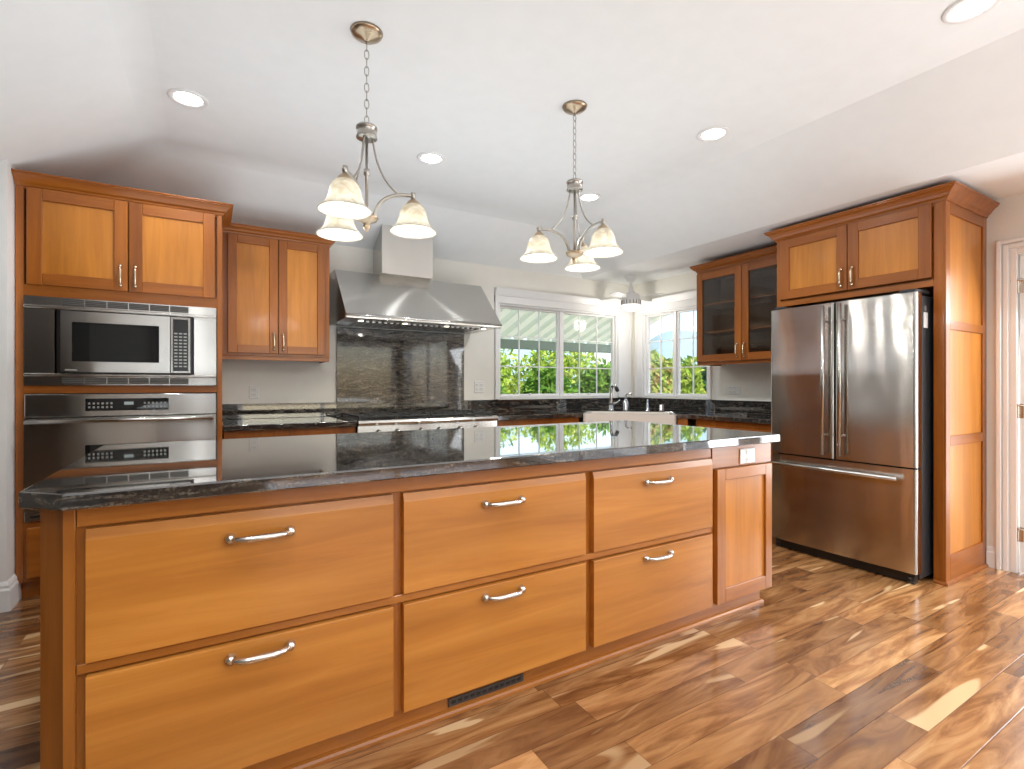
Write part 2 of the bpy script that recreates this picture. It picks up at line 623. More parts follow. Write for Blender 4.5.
M_hoodlamp = emit_material('hood_lamp', (1.0, 0.85, 0.62), 4.0)
M_fanlamp = emit_material('fan_lamp', (1.0, 0.97, 0.92), 1.6)
M_disp = emit_material('oven_display', (0.55, 0.62, 0.60), 0.35)
M_shade = shade_material()
M_button = simple('button_grey', (0.30, 0.30, 0.28), 0.4)
M_vent = simple('vent_metal', (0.10, 0.095, 0.09), 0.35, 0.9)

# ------------------------------------------------------------------ the setting
XW, YW, XL = 4.45, 4.55, -0.930      # right wall, back wall, left stub wall
b = MB(); b.box(-4.1, 4.6, -4.1, 4.7, -0.08, 0.0)
struct('floor', b, M_floor)

b = MB()
ZC, ZS, ZL = 2.76, 2.43, 2.397
b.face([(-0.29, -4, ZC), (-0.29, 3.95, ZC), (2.92, 3.95, ZC), (2.92, -4, ZC)])
b.face([(-0.29, -4, ZC), (-0.95, -4, ZL), (-0.95, 4.6, ZL), (-0.89, 4.55, ZS), (-0.29, 3.95, ZC)])
b.face([(-0.29, 3.95, ZC), (-0.89, 4.55, ZS), (3.67, 4.55, ZS), (2.92, 3.95, ZC)])
b.face([(2.92, 3.95, ZC), (3.67, 4.55, ZS), (3.67, -4, ZS), (2.92, -4, ZC)])
b.face([(3.67, 4.55, ZS), (4.5, 4.55, ZS), (4.5, -4, ZS), (3.67, -4, ZS)])
b.face([(-0.95, -4, ZL), (-4.1, -4, ZL), (-4.1, 4.6, ZL), (-0.95, 4.6, ZL)])
bmesh.ops.remove_doubles(b.bm, verts=b.bm.verts[:], dist=0.001)
es = [e for e in b.bm.edges if len(e.link_faces) == 2 and e.calc_face_angle(0) > R(8) and max(v.co.x for v in e.verts) < 3.6 and min(v.co.x for v in e.verts) > -0.92]
bmesh.ops.bevel(b.bm, geom=es, offset=0.07, segments=4, affect='EDGES', profile=0.5)
for f in b.bm.faces: f.smooth = f.calc_area() < 0.5
struct('ceiling', b, M_ceil)


def wall_x(b, x0, x1, y0, y1, holes, z1=2.9):
    """wall in the XZ plane with rectangular holes (xa, xb, za, zb) sorted by x"""
    x = x0
    for (xa, xb, za, zb) in holes:
        b.box(x, xa, y0, y1, 0, z1)
        if za > 0: b.box(xa, xb, y0, y1, 0, za)
        b.box(xa, xb, y0, y1, zb, z1)
        x = xb
    b.box(x, x1, y0, y1, 0, z1)


def wall_y(b, y0, y1, x0, x1, holes, z1=2.9):
    y = y0
    for (ya, yb, za, zb) in holes:
        b.box(x0, x1, y, ya, 0, z1)
        if za > 0: b.box(x0, x1, ya, yb, 0, za)
        b.box(x0, x1, ya, yb, zb, z1)
        y = yb
    b.box(x0, x1, y, y1, 0, z1)


WIN1 = (2.56, 4.20, 1.07, 2.06)
WIN2 = (3.46, 4.38, 1.07, 2.06)
DOOR = (-0.70, 1.115, 0.0, 2.05)
WIN3 = (-3.7, -1.1, 0.05, 2.25)
b = MB(); wall_x(b, -1.07, 4.57, YW, YW + 0.12, [WIN1]); struct('wall_back', b, M_wall)
b = MB(); wall_y(b, -4.1, 4.67, XW, XW + 0.12, [WIN3, DOOR, WIN2]); struct('wall_right', b, M_wall)
b = MB(); b.box(-1.07, XL, 3.70, YW, 0, 2.9); b.box(-4.1, -1.07, 3.70, 3.82, 0, 2.9); struct('wall_left', b, M_trim)
b = MB(); b.box(-1.07, XL, -4.1, 1.7, 0, 2.9); struct('wall_left_added', b, M_taupe)  # unseen wall, added so the side hall reads dark in reflections
b = MB(); b.box(-4.22, -4.1, -4.1, 3.82, 0, 2.9); struct('wall_left_far', b, M_wall)
WF2 = (0.6, 4.2, 0.05, 2.25)
b = MB(); wall_x(b, -4.22, 4.57, -4.22, -4.1, [WF2]); struct('wall_front', b, M_taupe)

# baseboards
bprof = lambda h: [(0, 0), (0.018, 0), (0.018, h * 0.72), (0.012, h * 0.80), (0.012, h * 0.88), (0.005, h), (0, h)]
b = MB(); b.mold([(-4.1, 3.70), (XL, 3.70), (XL, 3.868)], bprof(0.155)); struct('baseboard_left', b, M_trim)
b = MB(); b.mold([(XW, 1.262), (XW, 1.216)][::1], bprof(0.135)); struct('baseboard_right', b, M_trim)


def window_back(name, x0, x1, z0, z1, yw, cols, rows, sill_white=True):
    root = bpy.data.objects.new(name, None); COL.objects.link(root); root.location = ((x0 + x1) / 2, yw, z0)
    root['kind'] = 'structure'
    RM[root.name] = Matrix.Translation(root.location)
    return root


def make_window(name, x0, x1, z0, z1, cols, rows, M, case_l=0.05, case_r=0.05, head=0.075, cap=True):
    """local frame: x along the wall, y=0 the wall's inner face and +y outdoors; M places it"""
    root = bpy.data.objects.new(name, None); COL.objects.link(root)
    root.matrix_world = M
    root['kind'] = 'structure'
    RM[root.name] = M
    b = MB()
    fr = 0.022
    b.box(x0, x0 + fr, 0.0, 0.10, z0, z1, 0.003); b.box(x1 - fr, x1, 0.0, 0.10, z0, z1, 0.003)
    b.box(x0 + fr, x1 - fr, 0.0, 0.10, z1 - fr, z1, 0.003); b.box(x0 + fr, x1 - fr, 0.0, 0.10, z0, z0 + fr, 0.003)
    xm = (x0 + x1) / 2
    b.box(xm - 0.02, xm + 0.02, 0.02, 0.09, z0 + fr, z1 - fr, 0.003)
    b.build('window_frame', M_trim, root)
    b = MB()
    b.box(x0 - case_l, x0 + 0.004, -0.02, 0.0, z0 - 0.008, z1 + head, 0.004)
    b.box(x0 - case_l, x0 - case_l + 0.018, -0.032, -0.02, z0 - 0.008, z1 + head, 0.004)
    b.box(x1 - 0.004, x1 + case_r, -0.02, 0.0, z0 - 0.008, z1 + head, 0.004)
    b.box(x1 + case_r - 0.018, x1 + case_r, -0.032, -0.02, z0 - 0.008, z1 + head, 0.004)
    b.box(x0 - case_l, x1 + case_r, -0.024, 0.0, z1 - 0.004, z1 + head, 0.004)
    b.build('casing', M_trim, root)
    if cap:
        b = MB()
        prof = [(0, z1 + head), (0.03, z1 + head), (0.035, z1 + head + 0.02), (0.05, z1 + head + 0.055), (0.055, z1 + head + 0.075), (0, z1 + head + 0.075)]
        b.mold([(x0 - case_l, 0), (x1 + case_r, 0)], prof)
        b.build('head_moulding', M_trim, root)
    for sx0, sx1 in ((x0 + fr, xm - 0.02), (xm + 0.02, x1 - fr)):
        b = MB()
        s = 0.022
        a0, a1, c0, c1 = sx0 + 0.001, sx1 - 0.001, z0 + fr + 0.001, z1 - fr - 0.001
        b.box(a0, a0 + s, 0.035, 0.07, c0, c1, 0.003); b.box(a1 - s, a1, 0.035, 0.07, c0, c1, 0.003)
        b.box(a0 + s, a1 - s, 0.035, 0.07, c0, c0 + s, 0.003); b.box(a0 + s, a1 - s, 0.035, 0.07, c1 - s, c1, 0.003)
        for i in range(1, cols):
            x = a0 + (a1 - a0) * i / cols
            b.box(x - 0.006, x + 0.006, 0.046, 0.058, c0 + s, c1 - s)
        for i in range(1, rows):
            z = c0 + (c1 - c0) * i / rows
            b.box(a0 + s, a1 - s, 0.047, 0.057, z - 0.006, z + 0.006)
        sash = b.build('sash', M_trim, root)
        b = MB()
        b.box(a0 + s, a1 - s, 0.0500, 0.0540, c0 + s, c1 - s)
        b.build('pane', M_glass, sash)
        b = MB()
        b.box((a0 + a1) / 2 - 0.012, (a0 + a1) / 2 + 0.012, 0.02, 0.035, c0 + 0.004, c0 + 0.03, 0.004)
        b.build('latch', M_trim, sash)
    return root


make_window('window_1', WIN1[0], WIN1[1], WIN1[2], WIN1[3], 3, 3, Matrix.Translation((0, YW, 0)), case_r=0.20)
make_window('window_2', -WIN2[1], -WIN2[0], WIN2[2], WIN2[3], 2, 3, Matrix.Translation((XW, 0, 0)) @ Matrix.Rotation(R(-90), 4, 'Z'), case_l=0.11)
make_window('window_3', 1.1, 3.7, 0.05, 2.25, 2, 2, Matrix.Translation((XW, 0, 0)) @ Matrix.Rotation(R(-90), 4, 'Z'), cap=False)
make_window('window_4', -WF2[1], -WF2[0], WF2[2], WF2[3], 2, 1, Matrix.Translation((0, -4.1, 0)) @ Matrix.Rotation(R(180), 4, 'Z'), cap=False)

# door_1: white glazed door on the right wall (local x runs towards the camera, +y outdoors)
MD = Matrix.Translation((XW, 0, 0)) @ Matrix.Rotation(R(-90), 4, 'Z')
root = bpy.data.objects.new('door_1', None); COL.objects.link(root); root.matrix_world = MD; root['kind'] = 'structure'; RM[root.name] = MD
dx0, dx1 = -DOOR[1], -DOOR[0]
b = MB()
b.box(dx0 - 0.095, dx0 + 0.004, -0.014, 0, 0, 2.145); b.box(dx1 - 0.004, dx1 + 0.095, -0.014, 0, 0, 2.145)
b.box(dx0 + 0.004, dx1 - 0.004, -0.014, 0, 2.046, 2.145)
for u, v, d in ((0.0, 0.024, 0.036), (0.032, 0.056, 0.028), (0.066, 0.097, 0.021)):
    b.box(dx0 - 0.095 + u, dx0 - 0.095 + v, -d, -0.014, 0, 2.145 - u, 0.003)
    b.box(dx1 + 0.095 - v, dx1 + 0.095 - u, -d, -0.014, 0, 2.145 - u, 0.003)
    b.box(dx0 - 0.095 + v, dx1 + 0.095 - v, -d, -0.014, 2.145 - v, 2.145 - u, 0.003)
b.build('casing', M_trim, root)
st = 0.115
dm = (dx0 + dx1) / 2
for e0, e1 in ((dx0 + 0.008, dm - 0.002), (dm + 0.002, dx1 - 0.008)):
    b = MB()
    b.box(e0, e0 + st, 0.004, 0.048, 0.012, 2.04, 0.004); b.box(e1 - st, e1, 0.004, 0.048, 0.012, 2.04, 0.004)
    b.box(e0 + st, e1 - st, 0.004, 0.048, 0.012, 0.25, 0.004); b.box(e0 + st, e1 - st, 0.004, 0.048, 1.92, 2.04, 0.004)
    leaf = b.build('door_leaf', M_door, root)
    b = MB(); b.box(e0 + st, e1 - st, 0.022, 0.028, 0.25, 1.92); b.build('pane', M_glass, leaf)
for z in (0.25, 1.04, 1.84):
    b = MB()
    b.cyl((dx0 + 0.004, -0.008, z - 0.045), 0.007, 0.09, seg=10)
    b.box(dx0 - 0.012, dx0 + 0.028, -0.0005, 0.004, z - 0.045, z + 0.045)
    b.tube([(dx0 - 0.03, -0.016, z + 0.035), (dx0 + 0.06, -0.016, z + 0.033)], 0.004, 8)
    b.build('hinge', M_nickel, root)
b = MB(); b.cyl((dm - 0.06, -0.05, 0.98), 0.026, 0.05, axis='y', bev=0.006); b.build('door_knob', M_nickel, root)


# ------------------------------------------------------------------ cabinet helpers (front at y=0, +y to the wall)
def pull(parent, cx, cz, yf, horiz=True, L=0.16, mat=None, out=0.030, r=0.0062, world=False):
    b = MB()
    pts, rad = [], []
    n = 14
    for i in range(n + 1):
        t = -1 + 2 * i / n
        s = t * L / 2 * 0.93
        y = yf - out * (1 - abs(t) ** 5) - 0.002
        pts.append((cx + s, y, cz) if horiz else (cx, y, cz + s))
        rad.append(r * (0.85 + 0.35 * (1 - t * t)))
    b.tube(pts, rad, 10)
    for s in (-1, 1):
        c = (cx + s * L / 2 * 0.93, yf, cz) if horiz else (cx, yf, cz + s * L / 2 * 0.93)
        b.lathe([(0.0, -0.020), (r * 1.3, -0.017), (r * 1.45, -0.009), (r * 1.75, -0.003), (r * 1.75, 0.0)], c, 14, M=Matrix.Rotation(R(-90), 3, 'X'))
    return b.build('handle', mat or M_nickel, parent, world)


def shaker(parent, x0, x1, z0, z1, stile=0.058, handle=None, glass=None, t=0.022, y0=0.0, hz=None, world=False, name='door'):
    """handle: 'l'/'r' side where the pull sits near the bottom"""
    b = MB()
    ya, yb = y0 - t, y0 - 0.001
    e = 0.0025
    b.box(x0, x0 + stile, ya, yb, z0, z1, e, 0); b.box(x1 - stile, x1, ya, yb, z0, z1, e, 0)
    b.box(x0 + stile, x1 - stile, ya, yb, z0, z0 + stile, e, 1); b.box(x0 + stile, x1 - stile, ya, yb, z1 - stile, z1, e, 1)
    d = b.build(name, [wood_frame_v, wood_frame_h], parent, world)
    b = MB()
    if glass:
        b.box(x0 + stile, x1 - stile, y0 - 0.010, y0 - 0.006, z0 + stile, z1 - stile)
        b.build('pane', glass, d, world)
    else:
        b.box(x0 + stile, x1 - stile, ya + 0.011, yb - 0.002, z0 + stile, z1 - stile)
        b.build('panel', wood_panel, d, world)
    if handle:
        hx = x0 + stile / 2 if handle == 'l' else x1 - stile / 2
        pull(d, hx, hz if hz else z0 + 0.09, ya, horiz=False, L=0.125, mat=M_nickel_wood_refl, out=0.028, r=0.0062, world=world)
    return d


def crown_prof(z0, z1, out=0.062):
    h = z1 - z0
    return [(0, z0), (0.006, z0), (0.010, z0 + h * 0.18), (0.022, z0 + h * 0.30), (0.030, z0 + h * 0.46), (0.044, z0 + h * 0.66), (out - 0.006, z0 + h * 0.80), (out - 0.006, z0 + h * 0.86), (out, z0 + h * 0.90), (out, z1), (0, z1)]


# ------------------------------------------------------------------ kitchen island
isl = thing('kitchen_island', 'long cherry kitchen island with six wide drawers in the middle of the room', 'kitchen island', (1.155, 2.24, 0))
YF, YD = 1.667, 1.640
b = MB()
ch = 0.056
b.prism([(-0.315, YF), (2.64, YF), (2.68, YF + 0.04), (2.68, 2.83), (-0.371, 2.83), (-0.371, YF + ch)], 0.10, 0.8955, mi=0)
b.box(-0.300, 2.62, 1.700, 2.78, 0.0, 0.10, mi=1)
b.box(-0.2885, 2.150, YF - 0.012, YF - 0.0005, 0.843, 0.8955, 0.002, 1)     # top rail
b.box(-0.2885, 2.150, YF - 0.014, YF - 0.0005, 0.470, 0.496, 0.002, 1)      # rail between the drawers
b.box(-0.316, -0.290, YF - 0.012, YF - 0.0005, 0.10, 0.8955, 0.002, 0)     # corner stile
b.build('body', [wood_isl_v, wood_isl_h], isl, True)
b = MB()
b.mold([(-0.300, 2.70), (-0.300, 1.70), (2.62, 1.70), (2.62, 2.70)], [(0, 0), (0.016, 0), (0.016, 0.010), (0.012, 0.018), (0.005, 0.022), (0, 0.022)])
b.build('shoe_moulding', wood_isl_h, isl, True)
for (x0, x1, hx) in ((-0.268, 0.523, 0.128), (0.559, 1.339, 0.944), (1.382, 2.142, 1.76)):
    for (z0, z1, hz) in ((0.500, 0.838, 0.767), (0.102, 0.465, 0.425)):
        b = MB()
        top = 0.028 if z1 > 0.6 else 0.004
        b.prism([(YF - 0.001, z0), (YD + 0.002, z0), (YD, z0 + 0.002), (YD, z1 - top), (YD + top * 0.22, z1), (YF - 0.001, z1)], x0, x1, axis='x')
        d = b.build('drawer', wood_drawer, isl, True)
        pull(d, hx, hz, YD, True, 0.168, out=0.034, r=0.0088, world=True)
b = MB()
b.box(2.180, 2.246, YD, YF - 0.001, 0.102, 0.780, 0.002, 0); b.box(2.584, 2.640, YD, YF - 0.001, 0.102, 0.780, 0.002, 0)
b.box(2.246, 2.584, YD, YF - 0.001, 0.102, 0.172, 0.002, 1); b.box(2.246, 2.584, YD, YF - 0.001, 0.722, 0.780, 0.002, 1)
ep = b.build('end_door', [wood_isl_v, wood_isl_h], isl, True)
b = MB(); b.box(2.246, 2.584, YD + 0.012, YF - 0.002, 0.172, 0.722); b.build('panel', wood_panel, ep, True)
b = MB(); b.box(2.155, 2.650, YF - 0.014, YF - 0.0005, 0.785, 0.8955, 0.002); b.build('rail', wood_isl_h, isl, True)

vent = thing('floor_vent', 'narrow dark metal air vent in the toe kick under the middle island drawers', 'air vent', (0.905, 1.69, 0.045))
b = MB()
b.box(0.745, 1.068, 1.694, 1.699, 0.030, 0.060, 0.001)
b.build('vent_frame', M_vent, vent, True)
b = MB()
for i in range(12):
    x = 0.756 + i * 0.0255
    b.box(x, x + 0.017, 1.6925, 1.6945, 0.040, 0.050)
b.build('slots', M_black, vent, True)

ic = thing('island_countertop', 'polished dark granite countertop with clipped corners on the island', 'countertop', (1.155, 2.235, 0.896))
b = MB()
def slab(b, poly, z0, z1, e=0.005):
    b.prism(poly, z0, z1)
    es = [ed for ed in b.bm.edges if abs(ed.verts[0].co.z - ed.verts[1].co.z) < 1e-6]
    bmesh.ops.bevel(b.bm, geom=es, offset=e, segments=2, affect='EDGES', profile=0.5)
slab(b, [(-0.306, 1.605), (2.655, 1.605), (2.712, 1.662), (2.712, 2.87), (-0.406, 2.87), (-0.406, 1.700)], 0.896, 0.938)
b.build('slab', M_granite, ic, True)


def outlet(name, label, M, w=0.072, h=0.115, kind='duplex', group=None):
    t = thing(name, label, 'outlet', M.translation, 0, group)
    t.rotation_euler = M.to_euler(); RM[t.name] = M
    b = MB(); b.box(-w / 2, w / 2, -0.006, 0, -h / 2, h / 2, 0.003); b.build('cover_plate', M_plate, t)
    if kind == 'duplex':
        for z in (-0.02, 0.02):
            b = MB(); b.box(-0.017, 0.017, -0.009, -0.006, z - 0.014, z + 0.014, 0.003); s = b.build('socket', M_plate, t)
            b = MB()
            for x in (-0.007, 0.007): b.box(x - 0.0014, x + 0.0014, -0.0096, -0.009, z - 0.003, z + 0.007)
            b.build('slots', M_slot, s)
    elif kind == 'double':
        for x0 in (-0.024, 0.024):
            for z in (-0.02, 0.02):
                b = MB(); b.box(x0 - 0.016, x0 + 0.016, -0.009, -0.006, z - 0.014, z + 0.014, 0.003); s = b.build('socket', M_plate, t)
                b = MB()
                for x in (-0.007, 0.007): b.box(x0 + x - 0.0014, x0 + x + 0.0014, -0.0096, -0.009, z - 0.003, z + 0.007)
                b.build('slots', M_slot, s)
    else:
        b = MB(); b.box(-0.018, 0.018, -0.010, -0.006, -0.034, 0.034, 0.002); b.build('rocker', M_plate, t)
    return t


outlet('outlet', 'white outlet plate at the upper right end of the wooden island', Matrix.Translation((2.435, YF - 0.0145, 0.832)), 0.125, 0.078, 'duplex')
outlet('outlet', 'white outlet on the wall between the oven cabinet and the granite slab', Matrix.Translation((0.305, YW, 1.15)), 0.072, 0.105)
outlet('switch_plate', 'white wall plate on the narrow wall between granite slab and window', Matrix.Translation((2.335, YW, 1.19)), 0.112, 0.118, 'double')
outlet('outlet', 'white double outlet plate on the wall under the glass-door cabinet', Matrix.Translation((XW, 3.17, 1.16)) @ Matrix.Rotation(R(-90), 4, 'Z'), 0.165, 0.085, 'double')

# ------------------------------------------------------------------ oven cabinet with microwave and oven
oc = thing('oven_cabinet', 'tall cherry cabinet holding the microwave above the wall oven', 'cabinet', (-0.44, 4.15, 0))
Y0 = 3.82
b = MB()
b.box(-0.927, -0.890, Y0, 4.54, 0.10, 2.33, 0.002, 0); b.box(0.040, 0.070, Y0, 4.54, 0.10, 2.33, 0.002, 0)
b.box(-0.890, 0.040, 4.50, 4.54, 0.10, 2.33, 0, 0)
for z0, z1 in ((0.10, 0.435), (1.158, 1.203), (1.706, 1.772), (2.305, 2.33)):
    b.box(-0.890, 0.040, Y0, 4.50, z0, z1, 0.001, 1)
b.box(-0.925, 0.06, Y0 + 0.06, 4.5, 0, 0.10, 0, 1)
b.box(-0.890, 0.040, Y0 + 0.03, Y0 + 0.05, 1.772, 2.305, 0, 1)
b.build('body', [wood_frame_v, wood_frame_h], oc, True)
b = MB(); b.mold([(-0.927, Y0), (0.070, Y0), (0.070, 4.175)], crown_prof(2.318, 2.385)); b.build('crown_moulding', wood_frame_h, oc, True)
shaker(oc, -0.876, -0.424, 1.770, 2.312, 0.066, 'r', y0=Y0, world=True)
shaker(oc, -0.419, 0.029, 1.770, 2.312, 0.066, 'l', y0=Y0, world=True)
b = MB(); b.box(-0.876, 0.029, Y0 - 0.021, Y0 - 0.001, 0.125, 0.405, 0.004)
dr = b.build('drawer', wood_frame_h, oc, True); pull(dr, -0.42, 0.34, Y0 - 0.021, world=True)

mw = thing('microwave', 'built-in stainless steel microwave with vented trim frame above the oven', 'microwave', (-0.425, 4.0, 1.204))
YM = 3.800
b = MB()
b.box(-0.886, 0.036, YM, Y0 - 0.001, 1.204, 1.262); b.box(-0.886, 0.036, YM, Y0 - 0.001, 1.645, 1.705)
b.box(-0.886, -0.757, YM, Y0 - 0.001, 1.262, 1.645); b.box(-0.086, 0.036, YM, Y0 - 0.001, 1.262, 1.645)
b.box(-0.887, 0.037, YM - 0.012, YM, 1.638, 1.654, 0.004); b.box(-0.887, 0.037, YM - 0.012, YM, 1.255, 1.271, 0.004)
b.build('trim_frame', M_steel, mw, True)
for zc in (1.680, 1.231):
    b = MB()
    for i in range(6):
        x0 = -0.725 + i * 0.1025
        b.box(x0, x0 + 0.097, YM - 0.0012, YM, zc - 0.018, zc + 0.018)
    v = b.build('vent', M_slot, mw, True)
    b = MB()
    for i in range(6):
        x0 = -0.725 + i * 0.1025
        for k in range(4):
            b.box(x0, x0 + 0.097, YM - 0.004, YM - 0.001, zc - 0.017 + k * 0.010, zc - 0.012 + k * 0.010)
    b.build('louvre', M_vent, v, True)
b = MB(); b.box(-0.750, -0.092, YM + 0.004, 4.30, 1.272, 1.638, 0.002); b.build('body', M_black, mw, True)
b = MB()
ym0, ym1 = YM - 0.022, YM + 0.0035
b.box(-0.728, -0.678, ym0, ym1, 1.280, 1.630); b.box(-0.267, -0.212, ym0, ym1, 1.280, 1.630)
b.box(-0.678, -0.267, ym0, ym1, 1.280, 1.342); b.box(-0.678, -0.267, ym0, ym1, 1.568, 1.630)
md = b.build('door', M_steel, mw, True)
b = MB(); b.box(-0.677, -0.268, ym0 + 0.006, ym1 - 0.004, 1.343, 1.567); b.build('window', M_blackgloss, md, True)
b = MB()
b.box(-0.209, -0.196, ym0, ym1, 1.280, 1.630, 0.002); b.box(-0.118, -0.105, ym0, ym1, 1.280, 1.630, 0.002)
b.box(-0.196, -0.118, ym0, ym1, 1.280, 1.294, 0.002); b.box(-0.196, -0.118, ym0, ym1, 1.616, 1.630, 0.002)
cp = b.build('control_panel', M_steel_plain, mw, True)
b = MB(); b.box(-0.196, -0.118, ym0 + 0.002, ym1, 1.294, 1.616); b.build('keypad', M_black, cp, True)
b = MB()
for r_ in range(12):
    for c_ in range(3):
        if r_ == 11: continue
        x = -0.190 + c_ * 0.0245; z = 1.318 + r_ * 0.0205
        b.box(x, x + 0.017, ym0 + 0.0004, ym0 + 0.002, z, z + 0.0085)
b.build('buttons', M_button, cp, True)
b = MB(); b.box(-0.708, -0.655, ym0 - 0.0012, ym0, 1.288, 1.296); b.build('badge', M_button, md, True)

ov = thing('wall_oven', 'stainless steel wall oven with bar handle under the microwave', 'oven', (-0.425, 4.0, 0.437))
YO = 3.795
b = MB(); b.box(-0.885, 0.036, YO + 0.026, 4.4, 0.440, 1.155, 0.002); b.build('body', M_dgrey, ov, True)
b = MB(); b.box(-0.884, 0.035, YO, YO + 0.025, 1.022, 1.153, 0.004); cp = b.build('control_panel', M_steel, ov, True)
b = MB(); b.box(-0.621, -0.219, YO - 0.003, YO, 1.054, 1.126, 0.001); dp = b.build('display', M_blackgloss, cp, True)
for xb in (-0.608, -0.345):
    b = MB()
    for i in range(6):
        for j in range(2):
            x = xb + i * 0.0205; z = 1.070 + j * 0.022
            b.box(x, x + 0.010, YO - 0.0038, YO - 0.003, z, z + 0.011)
    b.build('buttons', M_button, dp, True)
b = MB(); b.box(-0.440, -0.395, YO - 0.0038, YO - 0.003, 1.088, 1.106); b.build('clock', M_disp, dp, True)
b = MB()
b.box(-0.884, -0.621, YO - 0.006, YO + 0.025, 0.500, 1.016); b.box(-0.219, 0.035, YO - 0.006, YO + 0.025, 0.500, 1.016)
b.box(-0.621, -0.219, YO - 0.006, YO + 0.025, 0.856, 1.016); b.box(-0.621, -0.219, YO - 0.006, YO + 0.025, 0.500, 0.600)
od = b.build('door', M_steel, ov, True)
b = MB(); b.box(-0.622, -0.218, YO - 0.002, YO + 0.02, 0.599, 0.857); b.build('window', M_blackgloss, od, True)
b = MB()
b.tube([(-0.872, YO - 0.055, 1.000), (0.023, YO - 0.055, 1.000)], 0.012, 14)
for x in (-0.855, 0.006): b.box(x - 0.012, x + 0.012, YO - 0.055, YO - 0.006, 0.988, 1.012, 0.003)
b.build('handle', M_steel_plain, od, True)
b = MB(); b.box(-0.884, 0.035, YO, YO + 0.025, 0.442, 0.495, 0.003); lt = b.build('lower_trim', M_steel_plain, ov, True)
b = MB()
for i in range(9):
    x = -0.86 + i * 0.1
    b.box(x, x + 0.07, YO - 0.001, YO, 0.462, 0.474)
b.build('vent_slots', M_black, lt, True)

# ------------------------------------------------------------------ wall cabinet left of the hood
wc = thing('wall_cabinet', 'cherry two-door wall cabinet between the oven cabinet and the range hood', 'cabinet', (0.46, 4.4, 1.40))
YU = 4.235
b = MB()
b.box(0.074, 0.826, YU, YW - 0.002, 1.425, 2.33, 0.002, 0)
b.box(0.076, 0.824, YU + 0.004, YU + 0.024, 1.395, 1.425, 0.001, 1)
b.box(0.804, 0.824, YU + 0.024, YW - 0.004, 1.395, 1.425, 0.001, 1)
b.build('body', [wood_frame_v, wood_frame_h], wc, True)
b = MB(); b.mold([(0.074, YU), (0.826, YU), (0.826, YW - 0.002)], crown_prof(2.320, 2.385, 0.05)); b.build('crown_moulding', wood_frame_h, wc, True)
shaker(wc, 0.112, 0.447, 1.445, 2.315, 0.060, 'r', y0=YU, world=True)
shaker(wc, 0.451, 0.790, 1.445, 2.315, 0.060, 'l', y0=YU, world=True)

# ------------------------------------------------------------------ hood, backsplash panel and range
hood = thing('range_hood', 'wide stainless steel range hood with chimney above the gas range', 'range hood', (1.566, 4.24, 1.72))
HX0, HX1 = 0.888, 2.245
b = MB()
b.prism([(YW - 0.001, 1.722), (YW - 0.001, 2.165), (4.34, 2.165), (3.942, 1.760), (3.930, 1.752), (3.930, 1.722), (3.945, 1.718), (4.0, 1.722)], HX0, HX1, axis='x')
b.build('canopy', M_steel, hood, True)
b = MB(); b.tube([(HX0, 3.932, 1.745), (HX1, 3.932, 1.745)], 0.010, 10); b.build('front_rail', M_steel_plain, hood, True)
b = MB()
cz = lambda y: 2.43 + (4.55 - y) * 0.55 - 0.001
b.prism([(YW - 0.001, 2.166), (YW - 0.001, cz(YW)), (4.27, cz(4.27)), (4.27, 2.166)], 1.262, 1.724, axis='x')
b.build('chimney', M_steel, hood, True)
b = MB()
for i in range(22):
    x = 1.03 + i * 0.05
    b.box(x, x + 0.028, 4.10, 4.46, 1.7125, 1.7225, 0.002)
b.build('baffle_filter', M_steel_plain, hood, True)
for x in (1.02, 1.38, 1.75, 2.11):
    b = MB(); b.cyl((x, 4.02, 1.712), 0.030, 0.0095, seg=18); hl = b.build('lamp', M_steel_plain, hood, True)
    b = MB(); b.cyl((x, 4.02, 1.7108), 0.022, 0.001, seg=18); b.build('lens', M_hoodlamp, hl, True)
for x in (1.2, 1.93):
    l = bpy.data.lights.new('hood_light', 'SPOT'); l.energy = 3; l.spot_size = R(110); l.color = (1, 0.86, 0.66); l.shadow_soft_size = 0.03
    o = bpy.data.objects.new('hood_light', l); COL.objects.link(o); o.location = (x, 4.02, 1.70); o.rotation_euler = (0, 0, 0)

tb = thing('backsplash_panel', 'tall dark veined granite panel on the wall behind the gas range', 'backsplash', (1.55, 4.54, 0.93))
b = MB(); b.box(0.945, 2.158, YW - 0.022, YW - 0.001, 0.945, 1.712, 0.001); b.build('slab', M_granite_wall, tb, True)

rg = thing('gas_range', 'wide stainless steel gas range with black grates below the hood', 'stove', (1.55, 4.18, 0))
RX0, RX1 = 0.953, 2.147
b = MB()
b.box(RX0, RX1, 3.86, 4.52, 0.10, 0.895, 0.003)
b.box(RX0, RX1, 3.86, 4.52, 0.8955, 0.918, 0.002)
b.box(RX0 + 0.02, RX1 - 0.02, 3.90, 4.48, -0.02, 0.10)
b.build('body', M_steel, rg, True)
b = MB(); b.prism([(3.86, 0.878), (3.824, 0.882), (3.812, 0.900), (3.820, 0.918), (3.86, 0.924)], RX0, RX1, axis='x'); b.build('front_edge', M_steel_plain, rg, True)
b = MB(); b.prism([(3.859, 0.755), (3.835, 0.755), (3.842, 0.877), (3.859, 0.877)], RX0, RX1, axis='x'); cp = b.build('control_panel', M_steel, rg, True)
for x in (1.109, 1.257, 1.452, 1.605, 1.791, 1.939):
    b = MB()
    b.lathe([(0, -0.042), (0.017, -0.042), (0.020, -0.038), (0.022, -0.010), (0.026, -0.006), (0.027, 0.0)], (x, 3.838, 0.822), 20, M=Matrix.Rotation(R(-90), 3, 'X'))
    b.box(x - 0.003, x + 0.003, 3.790, 3.797, 0.806, 0.838, 0.001)
    b.build('knob', M_nickel, rg, True)
